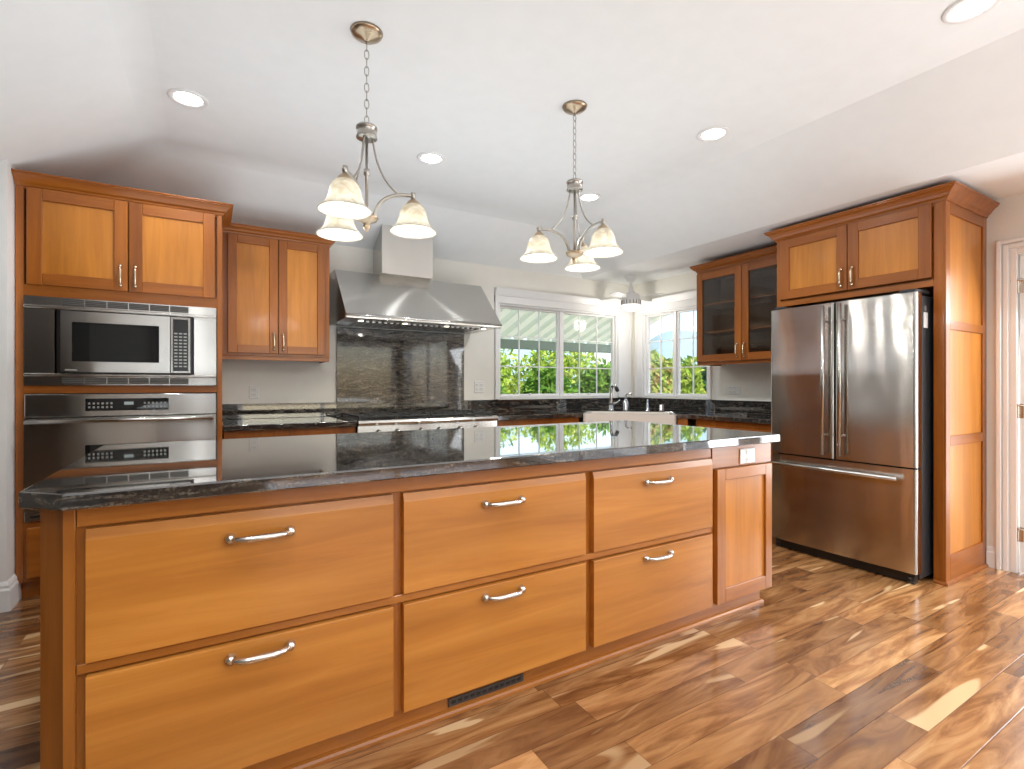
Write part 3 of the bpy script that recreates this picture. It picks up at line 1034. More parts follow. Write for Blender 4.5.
for x0, x1 in ((RX0 + 0.006, 1.70), (1.706, RX1 - 0.006)):
    b = MB(); b.box(x0, x1, 3.836, 3.859, 0.16, 0.745, 0.004); d = b.build('oven_door', M_steel, rg, True)
    b = MB(); b.box(x0 + 0.09, x1 - 0.09, 3.833, 3.836, 0.30, 0.60); b.build('window', M_blackgloss, d, True)
    b = MB(); b.tube([(x0 + 0.03, 3.785, 0.69), (x1 - 0.03, 3.785, 0.69)], 0.012, 12)
    for x in (x0 + 0.06, x1 - 0.06): b.box(x - 0.01, x + 0.01, 3.785, 3.836, 0.682, 0.698)
    b.build('handle', M_steel_plain, d, True)
b = MB(); b.box(RX0 + 0.015, RX1 - 0.015, 3.875, 4.505, 0.918, 0.921); b.build('burner_pan', M_black, rg, True)
for gx0, gx1 in ((0.972, 1.262), (1.268, 1.545), (1.555, 1.832), (1.838, 2.128)):
    b = MB()
    ga, gb = 3.885, 4.495
    for x in (gx0 + 0.007, gx1 - 0.007): b.box(x - 0.007, x + 0.007, ga, gb, 0.938, 0.950, 0.002)
    for y in (ga, (ga + gb) / 2 - 0.006, gb - 0.012): b.box(gx0 + 0.014, gx1 - 0.014, y, y + 0.012, 0.938, 0.950, 0.002)
    for cy in ((ga * 3 + gb) / 4, (ga + gb * 3) / 4):
        xm = (gx0 + gx1) / 2
        b.box(gx0 + 0.014, xm - 0.03, cy - 0.005, cy + 0.005, 0.940, 0.952, 0.002); b.box(xm + 0.03, gx1 - 0.014, cy - 0.005, cy + 0.005, 0.940, 0.952, 0.002)
        for s_ in (-1, 1):
            b.box(xm - 0.005, xm + 0.005, cy + s_ * 0.03, cy + s_ * 0.14, 0.940, 0.952, 0.002)
    for x in (gx0 + 0.007, gx1 - 0.007):
        for y in (ga + 0.006, gb - 0.006): b.box(x - 0.007, x + 0.007, y - 0.006, y + 0.006, 0.921, 0.938)
    b.build('grate', M_iron, rg, True)
    for cy in ((ga * 3 + gb) / 4, (ga + gb * 3) / 4):
        b = MB(); b.lathe([(0, 0.933), (0.028, 0.932), (0.034, 0.928), (0.044, 0.926), (0.046, 0.9215), (0, 0.9215)], ((gx0 + gx1) / 2, cy, 0), 20); b.build('burner', M_iron, rg, True)

rg.location.z = 0.02

# ------------------------------------------------------------------ back counters
lc = thing('countertop', 'short dark granite counter with low backsplash left of the gas range', 'countertop', (0.51, 4.2, 0.898))
b = MB(); b.box(0.074, 0.949, 3.838, YW - 0.023, 0.898, 0.938, 0.005, seg=2); b.build('slab', M_granite, lc, True)
b = MB(); b.box(0.074, 0.943, YW - 0.022, YW - 0.001, 0.9385, 1.058, 0.002); b.build('backsplash', M_granite, lc, True)


def dg(x, y):      # corner frame of the sink -> world
    c = math.sqrt(0.5)
    return (3.40 + c * x + c * y, 3.53 - c * x + c * y)


rc = thing('countertop', 'long dark granite corner counter running under both windows around the sink', 'countertop', (3.7, 4.0, 0.898))
b = MB()
slab(b, [(2.151, 3.838), (3.092, 3.838), dg(-0.430, 0), dg(-0.430, 0.468), dg(0.430, 0.468), dg(0.430, 0), (3.78, 3.15), (3.78, 2.324), (4.427, 2.324), (4.427, 4.527), (2.151, 4.527)], 0.898, 0.938, 0.004)
b.build('slab', M_granite, rc, True)
b = MB(); b.prism([(2.162, YW - 0.001), (2.162, YW - 0.022), (4.428, YW - 0.022), (4.428, 2.324), (XW - 0.001, 2.324), (XW - 0.001, YW - 0.001)], 0.9385, 1.058); b.build('backsplash', M_granite, rc, True)


def base_cabinet(label, x0, x1, loc, rotz, doors=2):
    t = thing('base_cabinet', label, 'cabinet', loc, rotz)
    b = MB()
    b.box(x0, x1, 0.0, 0.62, 0.10, 0.897, 0.002, 0); b.box(x0 + 0.005, x1 - 0.005, 0.06, 0.6, 0, 0.10, 0, 1)
    b.build('body', [wood_frame_v, wood_frame_h], t)
    w = (x1 - x0 - 0.03) / doors
    for i in range(doors):
        a0, a1 = x0 + 0.015 + i * w + 0.003, x0 + 0.015 + (i + 1) * w - 0.003
        b = MB(); b.box(a0, a1, -0.020, -0.001, 0.715, 0.845, 0.003); d = b.build('drawer', wood_frame_h, t)
        pull(d, (a0 + a1) / 2, 0.78, -0.020)
        shaker(t, a0, a1, 0.12, 0.70, 0.06, 'r' if i % 2 == 0 else 'l', hz=0.60)
    return t


base_cabinet('cherry base cabinet under the short counter left of the gas range', 0.0, 0.866, (0.08, 3.875, 0), 0)
base_cabinet('cherry base cabinet under the counter between gas range and white sink', 0.0, 0.92, (2.158, 3.875, 0), 0)
base_cabinet('cherry base cabinet under the counter between white sink and refrigerator', 0.0, 0.77, (3.815, 3.10, 0), R(-90))
sb = thing('sink_cabinet', 'diagonal cherry corner cabinet underneath the white apron sink', 'cabinet', (3.40, 3.53, 0), R(-45))
b = MB(); b.box(-0.44, 0.44, 0.03, 0.55, 0.10, 0.675, 0.002, 0); b.box(-0.40, 0.40, 0.09, 0.5, 0, 0.10, 0, 1); b.box(0.4405, 0.53, 0.012, 0.05, 0.10, 0.897, 0.001, 0); b.build('body', [wood_frame_v, wood_frame_h], sb)
for a0, a1, s_ in ((-0.43, -0.003, 'r'), (0.003, 0.43, 'l')): shaker(sb, a0, a1, 0.12, 0.66, 0.06, s_, y0=0.03, hz=0.56)

sk = thing('farmhouse_sink', 'white apron-front corner sink in front of the two windows', 'sink', (3.40, 3.53, 0.68), R(-45))
b = MB()
ztop = 0.935 - 0.68
b.prism([(-0.427, -0.012), (-0.409, -0.030), (0.409, -0.030), (0.427, -0.012), (0.427, 0.035), (-0.427, 0.035)], 0.0, ztop, mi=0)
b.box(-0.427, -0.390, 0.035, 0.464, 0.0, ztop, 0.004); b.box(0.390, 0.427, 0.035, 0.464, 0.0, ztop, 0.004)
b.box(-0.390, 0.390, 0.430, 0.464, 0.0, ztop, 0.004); b.box(-0.390, 0.390, 0.035, 0.430, 0.0, 0.03)
b.build('basin', M_sink, sk)
b = MB(); b.cyl((0, 0.23, 0.03), 0.045, 0.004); b.build('drain', M_chrome, sk)


def arc_pts(c, r, a0, a1, n, d):
    return [(c[0] + d[0] * r * math.cos(a0 + (a1 - a0) * i / n), c[1] + d[1] * r * math.cos(a0 + (a1 - a0) * i / n), c[2] + r * math.sin(a0 + (a1 - a0) * i / n)) for i in range(n + 1)]


fa = thing('kitchen_faucet', 'tall steel pull-down faucet behind the sink, the tallest of the sink fittings', 'faucet', (3.655, 4.06, 0.938))
b = MB(); b.lathe([(0.0, 0), (0.030, 0), (0.030, 0.008), (0.023, 0.014), (0.020, 0.06), (0.0, 0.06)], (0, 0, 0), 20); b.build('base', M_chrome, fa)
b = MB()
d = Vector((-0.25, -0.97)).normalized()
r_ = 0.062
pts = [(0, 0, 0.05), (0, 0, 0.12), (0, 0, 0.19)] + [(d.x * r_ * (1 - math.cos(t)), d.y * r_ * (1 - math.cos(t)), 0.205 + r_ * 1.1 * math.sin(t)) for t in [PI * k / 12 * 0.78 for k in range(13)]]
b.tube(pts, [0.020] * 3 + [0.018] * 13, 14); b.build('spout', M_chrome, fa)
b = MB()
e0 = Vector(pts[-1]); e1 = e0 + (Vector(pts[-1]) - Vector(pts[-2])).normalized() * 0.05
b.tube([e0, e0.lerp(e1, 0.3), e1], [0.017, 0.020, 0.019], 14); b.build('spray_head', M_black, fa)
b = MB(); b.tube([(0.02, -0.01, 0.075), (0.055, -0.03, 0.085), (0.085, -0.045, 0.115)], [0.010, 0.007, 0.006], 10); b.build('lever', M_chrome, fa)

ff = thing('filter_faucet', 'short gooseneck steel faucet just right of the tall kitchen faucet', 'faucet', (3.765, 3.955, 0.938))
b = MB(); b.lathe([(0, 0), (0.030, 0), (0.030, 0.01), (0.026, 0.02), (0.028, 0.085), (0.018, 0.11), (0.012, 0.125), (0, 0.125)], (0, 0, 0), 20); b.build('base', M_chrome, ff)
b = MB()
pts = [(0, 0, 0.12), (0, 0, 0.145)] + [(0.035 * (1 - math.cos(t)) * 0.6, -0.035 * (1 - math.cos(t)), 0.150 + 0.034 * math.sin(t)) for t in [PI * k / 8 * 0.7 for k in range(9)]]
b.tube(pts, 0.009, 12); b.build('spout', M_chrome, ff)

sd = thing('soap_dispenser', 'slim steel soap pump on the counter right of the gooseneck faucet', 'soap dispenser', (3.925, 3.80, 0.938))
b = MB(); b.lathe([(0, 0), (0.022, 0), (0.022, 0.006), (0.013, 0.012), (0.012, 0.075), (0.008, 0.08), (0.008, 0.115), (0, 0.115)], (0, 0, 0), 16); b.build('body', M_chrome, sd)
b = MB(); b.tube([(0, 0, 0.112), (-0.02, -0.02, 0.118), (-0.05, -0.05, 0.112)], 0.007, 10); b.build('nozzle', M_chrome, sd)
ag = thing('air_gap', 'stubby steel air gap cap, the rightmost fitting behind the sink', 'air gap', (4.02, 3.70, 0.938))
b = MB(); b.lathe([(0, 0), (0.025, 0), (0.025, 0.006), (0.021, 0.008), (0.021, 0.066), (0.018, 0.070), (0, 0.070)], (0, 0, 0), 18); b.build('cap', M_nickel, ag)

# ------------------------------------------------------------------ glass-door wall cabinet (right wall)
gc = thing('glass_door_cabinet', 'cherry wall cabinet with two glass doors between window and refrigerator', 'cabinet', (4.10, 3.318, 0), R(-90))
GW = 0.993
b = MB()
b.box(0, 0.022, 0, 0.348, 1.425, 2.33, 0.001, 0); b.box(GW - 0.022, GW, 0, 0.348, 1.425, 2.33, 0.001, 0)
b.box(0.022, GW - 0.022, 0, 0.33, 1.425, 1.450, 0.001, 1); b.box(0.022, GW - 0.022, 0, 0.33, 2.270, 2.33, 0.001, 1)
b.box(0.022, 0.035, 0, 0.02, 1.45, 2.27, 0, 0); b.box(0.485, 0.505, 0, 0.02, 1.45, 2.27, 0, 0)
b.box(0.0, 0.022, 0.004, 0.345, 1.402, 1.425, 0.001, 1); b.box(0.022, GW, 0.004, 0.024, 1.402, 1.425, 0.001, 1)
b.build('body', [wood_frame_v, wood_frame_h], gc)
b = MB(); b.box(0.022, GW - 0.022, 0.330, 0.347, 1.45, 2.27); b.build('back', wood_inside, gc)
for z in (1.715, 1.985):
    b = MB(); b.box(0.0225, GW - 0.0225, 0.022, 0.329, z - 0.010, z + 0.010, 0.002); b.build('shelf', wood_frame_h, gc)
shaker(gc, 0.012, 0.492, 1.432, 2.285, 0.066, 'r', M_cabglass)
shaker(gc, 0.498, 0.978, 1.432, 2.285, 0.066, 'l', M_cabglass)
b = MB(); b.mold([(0, 0.348), (0, 0), (GW - 0.064, 0)], crown_prof(2.312, 2.372, 0.05)); b.build('crown_moulding', wood_frame_h, gc)

# ------------------------------------------------------------------ refrigerator surround
fc = thing('refrigerator_cabinet', 'tall cherry surround with side panel and two upper doors around the refrigerator', 'cabinet', (3.80, 2.322, 0), R(-90))
FW = 1.057
b = MB()
b.box(0, 0.030, 0, 0.648, 0.0, 2.335, 0.001, 0)
b.box(0.995, FW - 0.012, 0.0, 0.648, 0.0, 2.335, 0.001, 0)
b.box(0.030, 0.995, 0.0, 0.63, 1.812, 1.855, 0.001, 1); b.box(0.030, 0.995, 0.0, 0.63, 2.300, 2.335, 0.001, 1)
b.box(0.030, 0.995, 0.03, 0.63, 1.855, 2.300, 0, 1)
b.build('body', [wood_frame_v, wood_frame_h], fc)
b = MB()
sx0, sx1 = FW - 0.012, FW
b.box(sx0, sx1, 0.0, 0.062, 0.0, 2.335, 0.002, 0); b.box(sx0, sx1, 0.586, 0.648, 0.0, 2.335, 0.002, 0)
for z0, z1 in ((0, 0.17), (0.835, 0.895), (1.545, 1.600), (2.250, 2.335)):
    b.box(sx0, sx1, 0.062, 0.586, z0, z1, 0.002, 1)
b.build('side_frame', [wood_frame_v, wood_frame_d], fc)
for z0, z1 in ((0.17, 0.835), (0.895, 1.545), (1.600, 2.250)):
    b = MB(); b.box(sx0 + 0.0005, sx0 + 0.002, 0.062, 0.586, z0, z1); b.build('side_panel', wood_panel, fc)
b = MB(); b.mold([(0.996, 0), (FW, 0), (FW, 0.648)], [(0, 0), (0.014, 0), (0.014, 0.008), (0.010, 0.016), (0.004, 0.020), (0, 0.020)]); b.build('shoe_moulding', wood_frame_h, fc)
shaker(fc, 0.040, 0.513, 1.863, 2.318, 0.066, 'r')
shaker(fc, 0.519, 0.990, 1.863, 2.318, 0.066, 'l')
b = MB(); b.mold([(0, 0.298), (0, 0), (FW, 0), (FW, 0.648)], crown_prof(2.318, 2.400, 0.066)); b.build('crown_moulding', wood_frame_h, fc)

# ------------------------------------------------------------------ refrigerator
fg = thing('refrigerator', 'stainless steel french door refrigerator with bottom freezer drawer in wooden surround', 'refrigerator', (3.62, 2.262, 0), R(-90))
RW = 0.916
b = MB(); b.box(0.006, RW - 0.004, 0.075, 0.76, 0.03, 1.752, 0.006); b.build('body', M_dgrey, fg)


def bowed(x0, x1, bow=0.010, r=0.016, d=0.068, full=(0, 0.916)):
    pts = [(x1, d), (x0, d)]
    fm, fh = (full[0] + full[1]) / 2, (full[1] - full[0]) / 2
    f = lambda x: -bow * (1 - ((x - fm) / fh) ** 2)
    for k in range(6):
        t = PI / 2 * k / 5
        pts.append((x0 + r * (1 - math.cos(t)), f(x0 + r) + r * (1 - math.sin(t))))
    for k in range(1, 14): pts.append((x0 + r + (x1 - x0 - 2 * r) * k / 14, f(x0 + r + (x1 - x0 - 2 * r) * k / 14)))
    for k in range(6):
        t = PI / 2 * (1 - k / 5)
        pts.append((x1 - r * (1 - math.cos(t)), f(x1 - r) + r * (1 - math.sin(t))))
    return pts


for (x0, x1, hx) in ((0.0, 0.453, 0.405), (0.461, RW, 0.512)):
    b = MB(); b.prism(bowed(x0, x1), 0.708, 1.764)
    d = b.build('door', M_steel_fr, fg)
    b = MB()
    b.tube([(hx, -0.056, 0.735), (hx, -0.056, 1.745)], 0.0125, 14)
    for z in (0.868, 1.64): b.tube([(hx, -0.056, z), (hx, 0.0, z)], 0.008, 10)
    b.build('handle', M_steel_plain, d)
b = MB(); b.prism(bowed(0.0, RW), 0.070, 0.698); d = b.build('freezer_drawer', M_steel_fr, fg)
b = MB()
b.tube([(0.03, -0.058, 0.636), (0.835, -0.058, 0.636)], 0.0125, 14)
for x in (0.10, 0.77): b.tube([(x, -0.058, 0.636), (x, -0.002, 0.636)], 0.008, 10)
b.build('handle', M_steel_plain, d)
b = MB(); b.box(0.02, RW - 0.02, 0.03, 0.072, 0.006, 0.066, 0.002)
g = b.build('toe_grille', M_black, fg)
for x in (0.05, RW - 0.035):
    b = MB(); b.cyl((x - 0.014, 0.040, 0.024), 0.024, 0.028, axis='x'); b.build('roller', M_black, fg)
for x0, x1 in ((0.01, 0.10), (RW - 0.10, RW - 0.008)):
    b = MB(); b.box(x0, x1, 0.02, 0.20, 1.766, 1.788, 0.006); b.build('hinge_cover', M_dgrey, fg)
b = MB(); b.box(RW - 0.004, RW - 0.0025, 0.105, 0.160, 1.555, 1.650, 0.0005); b.build('sticker', M_paper, fg)
b = MB(); b.box(RW - 0.004, RW - 0.0028, 0.112, 0.148, 1.660, 1.690); b.build('rating_label', M_slot, fg)


# ------------------------------------------------------------------ chandeliers
def make_chandelier(loc, label, rot):
    t = thing('chandelier', label, 'chandelier', loc, rot, 'chandeliers over the island')
    b = MB(); b.lathe([(0.0, -0.040), (0.010, -0.040), (0.016, -0.034), (0.050, -0.022), (0.066, -0.010), (0.070, -0.001), (0, -0.001)], (0, 0, 0), 28); b.build('ceiling_plate', M_bronze, t)
    b = MB()
    z = -0.042
    k = 0
    b.lathe([(0.004, -0.04), (0.004, -0.052)], (0, 0, 0), 8)
    z0, z1, n = -0.045, -0.408, 10
    p = (z0 - z1) / n
    for k in range(n):
        zc = z0 - p * (k + 0.5)
        a = (PI / 2 if k % 2 else 0.0) + 0.4
        pts = []
        for q in range(14):
            u = 2 * PI * q / 14
            pts.append((0.0095 * math.cos(u) * math.cos(a), 0.0095 * math.cos(u) * math.sin(a), zc + p * 0.60 * math.sin(u)))
        b.tube(pts, 0.0021, 6, closed=True)
    b.build('chain', M_fixture, t)
    b = MB(); b.lathe([(0, -0.404), (0.008, -0.406), (0.012, -0.412), (0.042, -0.416), (0.046, -0.420), (0.046, -0.428), (0.042, -0.430), (0.042, -0.460), (0.045, -0.463), (0.045, -0.468), (0, -0.468)], (0, 0, 0), 28); b.build('hub', M_fixture, t)
    b = MB(); b.lathe([(0.0, -0.468), (0.0065, -0.468), (0.0065, -0.60), (0.013, -0.606), (0.015, -0.618), (0.013, -0.630), (0.0065, -0.636), (0.0065, -0.815), (0, -0.815)], (0, 0, 0), 14); b.build('column', M_fixture, t)
    b = MB(); b.lathe([(0.0, -0.812), (0.046, -0.812), (0.050, -0.818), (0.042, -0.832), (0.020, -0.840), (0.014, -0.850), (0.018, -0.858), (0.010, -0.868), (0.006, -0.876), (0.0, -0.884)], (0, 0, 0), 24); b.build('bowl', M_bronze, t)
    RA = 0.205
    for i in range(3):
        a = 2 * PI * i / 3
        ca, sa = math.cos(a), math.sin(a)
        P3 = lambda r, z: (r * ca, r * sa, z)
        def bez(p0, p1, p2, p3, n=14):
            out = []
            for q in range(n + 1):
                u = q / n; v = 1 - u
                out.append(P3(*(v ** 3 * p0[j] + 3 * v * v * u * p1[j] + 3 * v * u * u * p2[j] + u ** 3 * p3[j] for j in (0, 1))))
            return out
        b = MB(); b.tube(bez((0.030, -0.812), (0.045, -0.730), (0.100, -0.690), (RA, -0.694)), 0.0085, 10)
        b.lathe([(0, -0.675), (0.011, -0.679), (0.013, -0.692), (0.010, -0.704), (0.006, -0.709), (0, -0.709)], P3(RA, 0), 14)
        arm = b.build('arm', M_fixture, t)
        b = MB(); b.tube(bez((0.026, -0.466), (0.036, -0.570), (0.070, -0.650), (0.138, -0.697), 16), 0.0045, 8); b.build('stay_rod', M_fixture, t)
        b = MB(); b.lathe([(0, -0.706), (0.010, -0.706), (0.012, -0.712), (0.026, -0.722), (0.034, -0.734), (0.034, -0.738), (0, -0.738)], P3(RA, 0), 18); b.build('fitter', M_bronze, arm)
        b = MB()
        outer = [(0.030, -0.734), (0.040, -0.740), (0.053, -0.756), (0.061, -0.778), (0.066, -0.802), (0.074, -0.824), (0.088, -0.842), (0.102, -0.852), (0.106, -0.858)]
        inner = [(0.103, -0.859), (0.098, -0.853), (0.085, -0.844), (0.070, -0.826), (0.062, -0.803), (0.057, -0.779), (0.049, -0.759), (0.037, -0.744), (0.028, -0.739)]
        b.lathe(outer + inner + [outer[0]], P3(RA, 0), 30)
        sh = b.build('shade', M_shade, arm)
        b = MB(); b.lathe([(0, -0.742), (0.014, -0.744), (0.016, -0.760), (0.028, -0.785), (0.030, -0.800), (0.022, -0.818), (0, -0.826)], P3(RA, 0), 16); b.build('bulb', M_bulb, sh)
    return t


M_bulb = emit_material('warm_bulb', (1.0, 0.90, 0.74), 3.0)
ch1 = make_chandelier((0.594, 2.24, ZC), 'nearer three-shade nickel chandelier hanging over the left half of the island', R(-129))
ch2 = copy_tree(ch1)
ch2.location = (1.748, 2.24, ZC)
ch2.rotation_euler = (0, 0, R(-201))
ch2['label'] = 'farther three-shade nickel chandelier hanging over the right half of the island'
for (cx, cy, r0) in ((0.594, 2.24, -129), (1.748, 2.24, -201)):
    for i in range(3):
        a = R(r0 + 120 * i)
        l = bpy.data.lights.new('bulb_light', 'POINT'); l.energy = SHADE_W; l.color = (1.0, 0.97, 0.92); l.shadow_soft_size = 0.03
        o = bpy.data.objects.new('bulb_light', l); COL.objects.link(o); o.location = (cx + 0.205 * math.cos(a), cy + 0.205 * math.sin(a), ZC - 0.838)

# ------------------------------------------------------------------ recessed ceiling lights
can_labels = {
    (-0.10, 3.25): 'round recessed ceiling light above the oven cabinet, left of the chandeliers',
    (1.30, 3.25): 'round recessed ceiling light between the two chandeliers, above the hood',
    (2.69, 3.25): 'round recessed ceiling light directly behind the farther chandelier',
    (2.67, 2.04): 'round recessed ceiling light right of the farther chandelier on the flat ceiling',
    (2.69, 0.81): 'round recessed ceiling light at the top right corner, nearest the refrigerator side',
}
first = None
for (x, y), lb in can_labels.items():
    if first is None:
        t = thing('recessed_light', lb, 'ceiling light', (x, y, ZC), 0, 'recessed ceiling lights')
        b = MB(); b.lathe([(0.066, -0.001), (0.068, -0.006), (0.090, -0.009), (0.096, -0.004), (0.096, -0.001)], (0, 0, 0), 32); b.build('trim_ring', M_trim, t)
        b = MB(); b.lathe([(0, -0.004), (0.0655, -0.003), (0.0655, -0.001), (0, -0.001)], (0, 0, 0), 28); b.build('lens', M_lens, t)
        first = t
    else:
        t = copy_tree(first); t.location = (x, y, ZC); t['label'] = lb
for (x, y) in list(can_labels) + [(-0.10, 0.82), (1.30, 0.82), (-0.1, -0.6), (1.3, -0.6), (2.69, -0.6), (-0.1, -2.2), (1.3, -2.2), (2.69, -2.2)]:  # spots beyond the labelled cans are unseen, added to brighten the room
    l = bpy.data.lights.new('can_or_added_light', 'SPOT'); l.energy = CAN_W; l.spot_size = R(150); l.spot_blend = 0.6; l.color = (0.95, 0.98, 1.0); l.shadow_soft_size = 0.065
    o = bpy.data.objects.new('can_or_added_light', l); COL.objects.link(o); o.location = (x, y, ZC - 0.012)

# ------------------------------------------------------------------ ceiling fan
fn = thing('ceiling_fan', 'small white ceiling fan with bowl light in the window corner above the sink', 'ceiling fan', (4.03, 4.15, ZS), 0)
b = MB(); b.lathe([(0, -0.001), (0.062, -0.001), (0.060, -0.02), (0.036, -0.062), (0.018, -0.068), (0, -0.068)], (0, 0, 0), 24); b.build('canopy', M_trim, fn)
b = MB(); b.lathe([(0.013, -0.066), (0.013, -0.135), (0.022, -0.14), (0.026, -0.155), (0.052, -0.205), (0, -0.205)], (0, 0, 0), 18); b.build('downrod', M_trim, fn)
b = MB(); b.lathe([(0, -0.203), (0.075, -0.205), (0.095, -0.222), (0.100, -0.250), (0.092, -0.268), (0.100, -0.272), (0.104, -0.300), (0.100, -0.328), (0, -0.328)], (0, 0, 0), 28); b.build('motor', M_trim, fn)
b = MB()
for i in range(18):
    a = 2 * PI * i / 18
    b.tube([(0.1045 * math.cos(a), 0.1045 * math.sin(a), -0.276), (0.1055 * math.cos(a), 0.1055 * math.sin(a), -0.322)], 0.004, 6)
b.build('motor_vents', M_slot, fn)
b = MB(); b.lathe([(0.098, -0.330), (0.094, -0.352), (0.074, -0.378), (0.040, -0.394), (0, -0.400), ], (0, 0, 0), 28); b.build('bowl_light', M_fanlamp, fn)
for i in range(4):
    a = R(33 - 18 + 90 * i)
    Mr = Matrix.Rotation(a, 3, 'Z') @ Matrix.Rotation(R(12), 3, 'X')
    b = MB()
    poly = [(0.13, -0.035), (0.20, -0.05), (0.36, -0.055), (0.385, -0.03), (0.385, 0.03), (0.36, 0.055), (0.20, 0.05), (0.13, 0.035)]
    b.prism(poly, -0.004, 0.004)
    b.box(0.09, 0.17, -0.015, 0.015, -0.010, -0.004)
    b.bm.transform((Matrix.Translation((0, 0, -0.243)) @ Mr.to_4x4()))
    b.build('blade', M_trim, fn)
l = bpy.data.lights.new('fan_light', 'POINT'); l.energy = 5.5; l.color = (1, 0.95, 0.86); l.shadow_soft_size = 0.08
o = bpy.data.objects.new('fan_light', l); COL.objects.link(o); o.location = (4.03, 4.15, ZS - 0.46)

# ------------------------------------------------------------------ outdoors
M_ground = simple('garden_soil', (0.16, 0.13, 0.09), 0.9)
M_bounce_slab = simple('bounce_slab_pale', (0.36, 0.35, 0.33), 0.8)
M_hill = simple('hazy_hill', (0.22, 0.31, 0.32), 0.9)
M_beam = simple('green_painted_beam', (0.26, 0.33, 0.28), 0.6)
b = MB(); b.box(-30, 60, -30, 60, -0.30, -0.12); struct('ground', b, M_ground)
b = MB(); b.box(-12, 12, -14, -4.25, -0.12, -0.06); b.box(4.62, 12, -4.25, 3.2, -0.12, -0.06); struct('patio', b, M_bounce_slab)  # unseen pale slabs, added to bounce sunlight up to the ceiling
rnd = random.Random(4)
b = MB()
bmesh.ops.create_grid(b.bm, x_segments=70, y_segments=14, size=1)
for v in b.bm.verts:
    u, w = v.co.x, v.co.y
    ang = R(8) + (u + 1) / 2 * R(80)
    rad = 46 + (w + 1) * 10
    h = 7.6 * math.sin((w + 1) / 2 * PI) ** 0.8 * (0.85 + 0.25 * math.sin(u * 9) + 0.12 * math.sin(u * 23 + 2))
    v.co = Vector((rad * math.sin(ang), rad * math.cos(ang), -0.3 + h))
for f in b.bm.faces: f.smooth = True
struct('hills', b, M_hill)

# patio cover: ribbed translucent panels on beams and posts outside the back window
m, nt, out = new_mat('ribbed_panel')
tl = N(nt, 'ShaderNodeBsdfTranslucent'); tl.inputs[0].default_value = (0.92, 0.94, 0.84, 1)
df = N(nt, 'ShaderNodeBsdfDiffuse'); df.inputs[0].default_value = (0.85, 0.87, 0.78, 1)
mx = N(nt, 'ShaderNodeMixShader'); mx.inputs[0].default_value = 0.5
nt.links.new(tl.outputs[0], mx.inputs[1]); nt.links.new(df.outputs[0], mx.inputs[2]); nt.links.new(mx.outputs[0], out.inputs[0])
M_rib = m
pc = thing('patio_cover', 'pale green ribbed patio cover sloping down outside the back window', 'patio cover', (3.6, 5.8, -0.12))
b = MB()
PX0, PX1, PY0, PY1 = 1.2, 6.5, 4.72, 6.95
pz = lambda y: 2.66 - (y - PY0) * 0.33
n = int((PX1 - PX0) / 0.25)
xs = []
for i in range(n):
    x = PX0 + i * 0.25
    xs += [(x, 0.0), (x + 0.13, 0.0), (x + 0.155, 0.085), (x + 0.225, 0.085)]
for (xa, za), (xb, zb) in zip(xs, xs[1:]):
    b.face([(xa, PY0, pz(PY0) + za), (xb, PY0, pz(PY0) + zb), (xb, PY1, pz(PY1) + zb), (xa, PY1, pz(PY1) + za)])
    b.face([(xa, PY0, pz(PY0) + za + 0.004), (xa, PY1, pz(PY1) + za + 0.004), (xb, PY1, pz(PY1) + zb + 0.004), (xb, PY0, pz(PY0) + zb + 0.004)])
b.build('ribbed_roof', M_rib, pc, True)
b = MB(); b.box(PX0, PX1, 6.80, 6.90, pz(6.9) - 0.15, pz(6.9) - 0.008, 0.004); b.build('beam', M_beam, pc, True)
for x in (1.4, 6.4):
    b = MB(); b.box(x - 0.05, x + 0.05, 6.80, 6.90, -0.12, pz(6.9) - 0.15, 0.004)
    b.tube([(x - 0.0, 6.85, 1.55), (x - 0.28, 6.85, 1.86)], 0.022, 6)
    b.build('post', M_beam, pc, True)


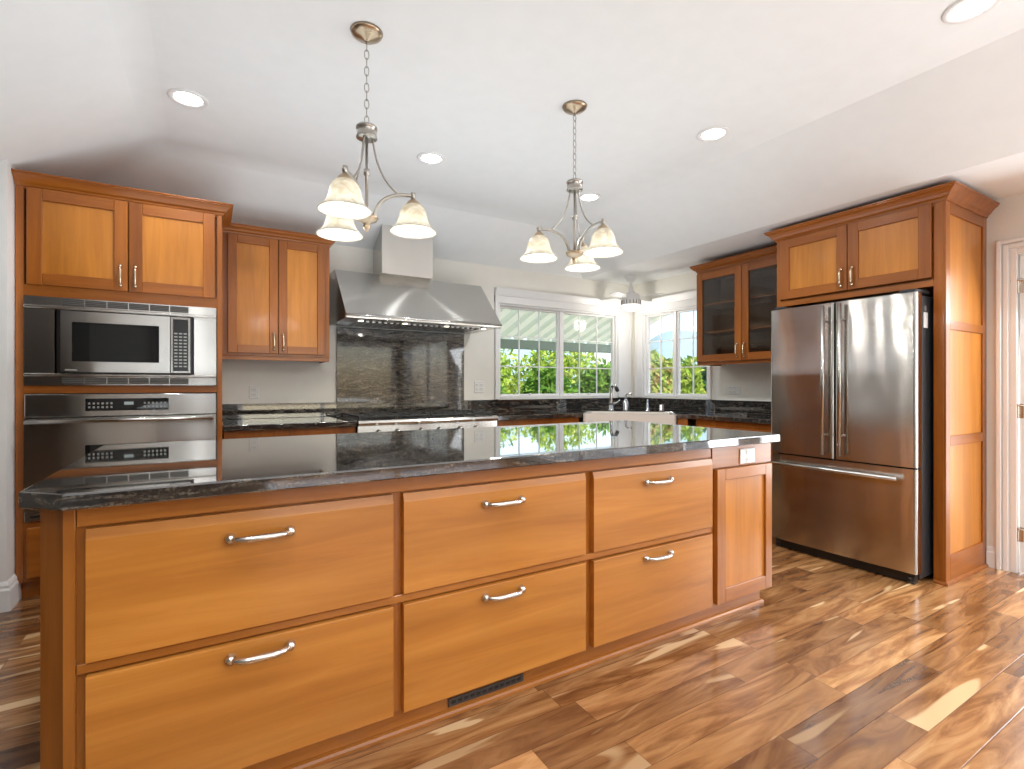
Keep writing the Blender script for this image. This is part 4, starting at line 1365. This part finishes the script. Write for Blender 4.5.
def bush(label, c, rad, n, mat, seed, group=None, leaf=0.085):
    t = thing('garden_shrub', label, 'shrub', (c[0], c[1], -0.12), 0, group)
    r = random.Random(seed)
    b = MB()
    for i in range(n):
        while True:
            p = Vector((r.uniform(-1, 1), r.uniform(-1, 1), r.uniform(-1, 1)))
            if 0.45 < p.length < 1: break
        bump = 1 + 0.16 * math.sin(5 * p.x + seed) * math.sin(4 * p.z + 2 * p.y)
        q = Vector((p.x * rad[0] * bump, p.y * rad[1] * bump, rad[2] * (1 + p.z * bump)))
        s = leaf * r.uniform(0.6, 1.3)
        d = Vector((r.gauss(0, 1), r.gauss(0, 1), r.gauss(0.3, 0.8))).normalized()
        u = d.orthogonal().normalized(); v = d.cross(u)
        a = r.uniform(0, 2 * PI)
        u, v = u * math.cos(a) + v * math.sin(a), v * math.cos(a) - u * math.sin(a)
        b.face([q - u * s, q + v * s * 0.4, q + u * s, q - v * s * 0.4])
    b.build('foliage', mat, t)
    b = MB()
    for i in range(7):
        a = 2 * PI * i / 7
        b.tube([(0.05 * math.cos(a), 0.05 * math.sin(a), 0), (rad[0] * 0.3 * math.cos(a), rad[1] * 0.3 * math.sin(a), rad[2] * 0.8), (rad[0] * 0.5 * math.cos(a), rad[1] * 0.5 * math.sin(a), rad[2] * 1.5)], [0.03, 0.02, 0.008], 6)
    b.build('stems', M_ground, t)
    return t


M_leaf1 = leaf_material('leaf_green', (0.036, 0.10, 0.016), (0.12, 0.26, 0.04), (0.28, 0.42, 0.08))
M_leaf2 = leaf_material('leaf_yellow_green', (0.10, 0.22, 0.03), (0.32, 0.44, 0.06), (0.55, 0.60, 0.15))
M_leaf3 = leaf_material('leaf_reddish', (0.12, 0.26, 0.04), (0.38, 0.46, 0.11), (0.60, 0.36, 0.22))
M_leaf4 = leaf_material('leaf_dark', (0.025, 0.08, 0.032), (0.056, 0.16, 0.064), (0.13, 0.27, 0.13))
bush('dark green shrub at the left end of the back window view', (4.2, 8.4), (0.72, 0.5, 0.90), 3600, M_leaf1, 1)
bush('green shrub below the middle of the back window view', (5.95, 8.5), (0.72, 0.5, 0.88), 3600, M_leaf1, 2)
bush('green shrub at the corner post side of the back window view', (7.7, 8.9), (0.70, 0.5, 0.92), 3600, M_leaf1, 3)
bush('bright yellow-green shrub behind the left half of the back window', (5.2, 10.4), (1.15, 0.8, 1.24), 4200, M_leaf2, 4)
bush('bright yellow-green shrub behind the right half of the back window', (8.1, 11.0), (1.3, 0.8, 1.28), 4200, M_leaf2, 5)
bush('reddish yellow shrub filling the left sash of the side window', (7.3, 6.9), (0.46, 0.45, 0.96), 3600, M_leaf3, 6)
bush('yellow-green shrub in the middle of the side window', (8.35, 7.1), (0.45, 0.42, 0.98), 3200, M_leaf2, 7)
bush('dark bluish green shrub at the right edge of the side window', (9.4, 7.2), (0.42, 0.42, 0.95), 3000, M_leaf4, 8)
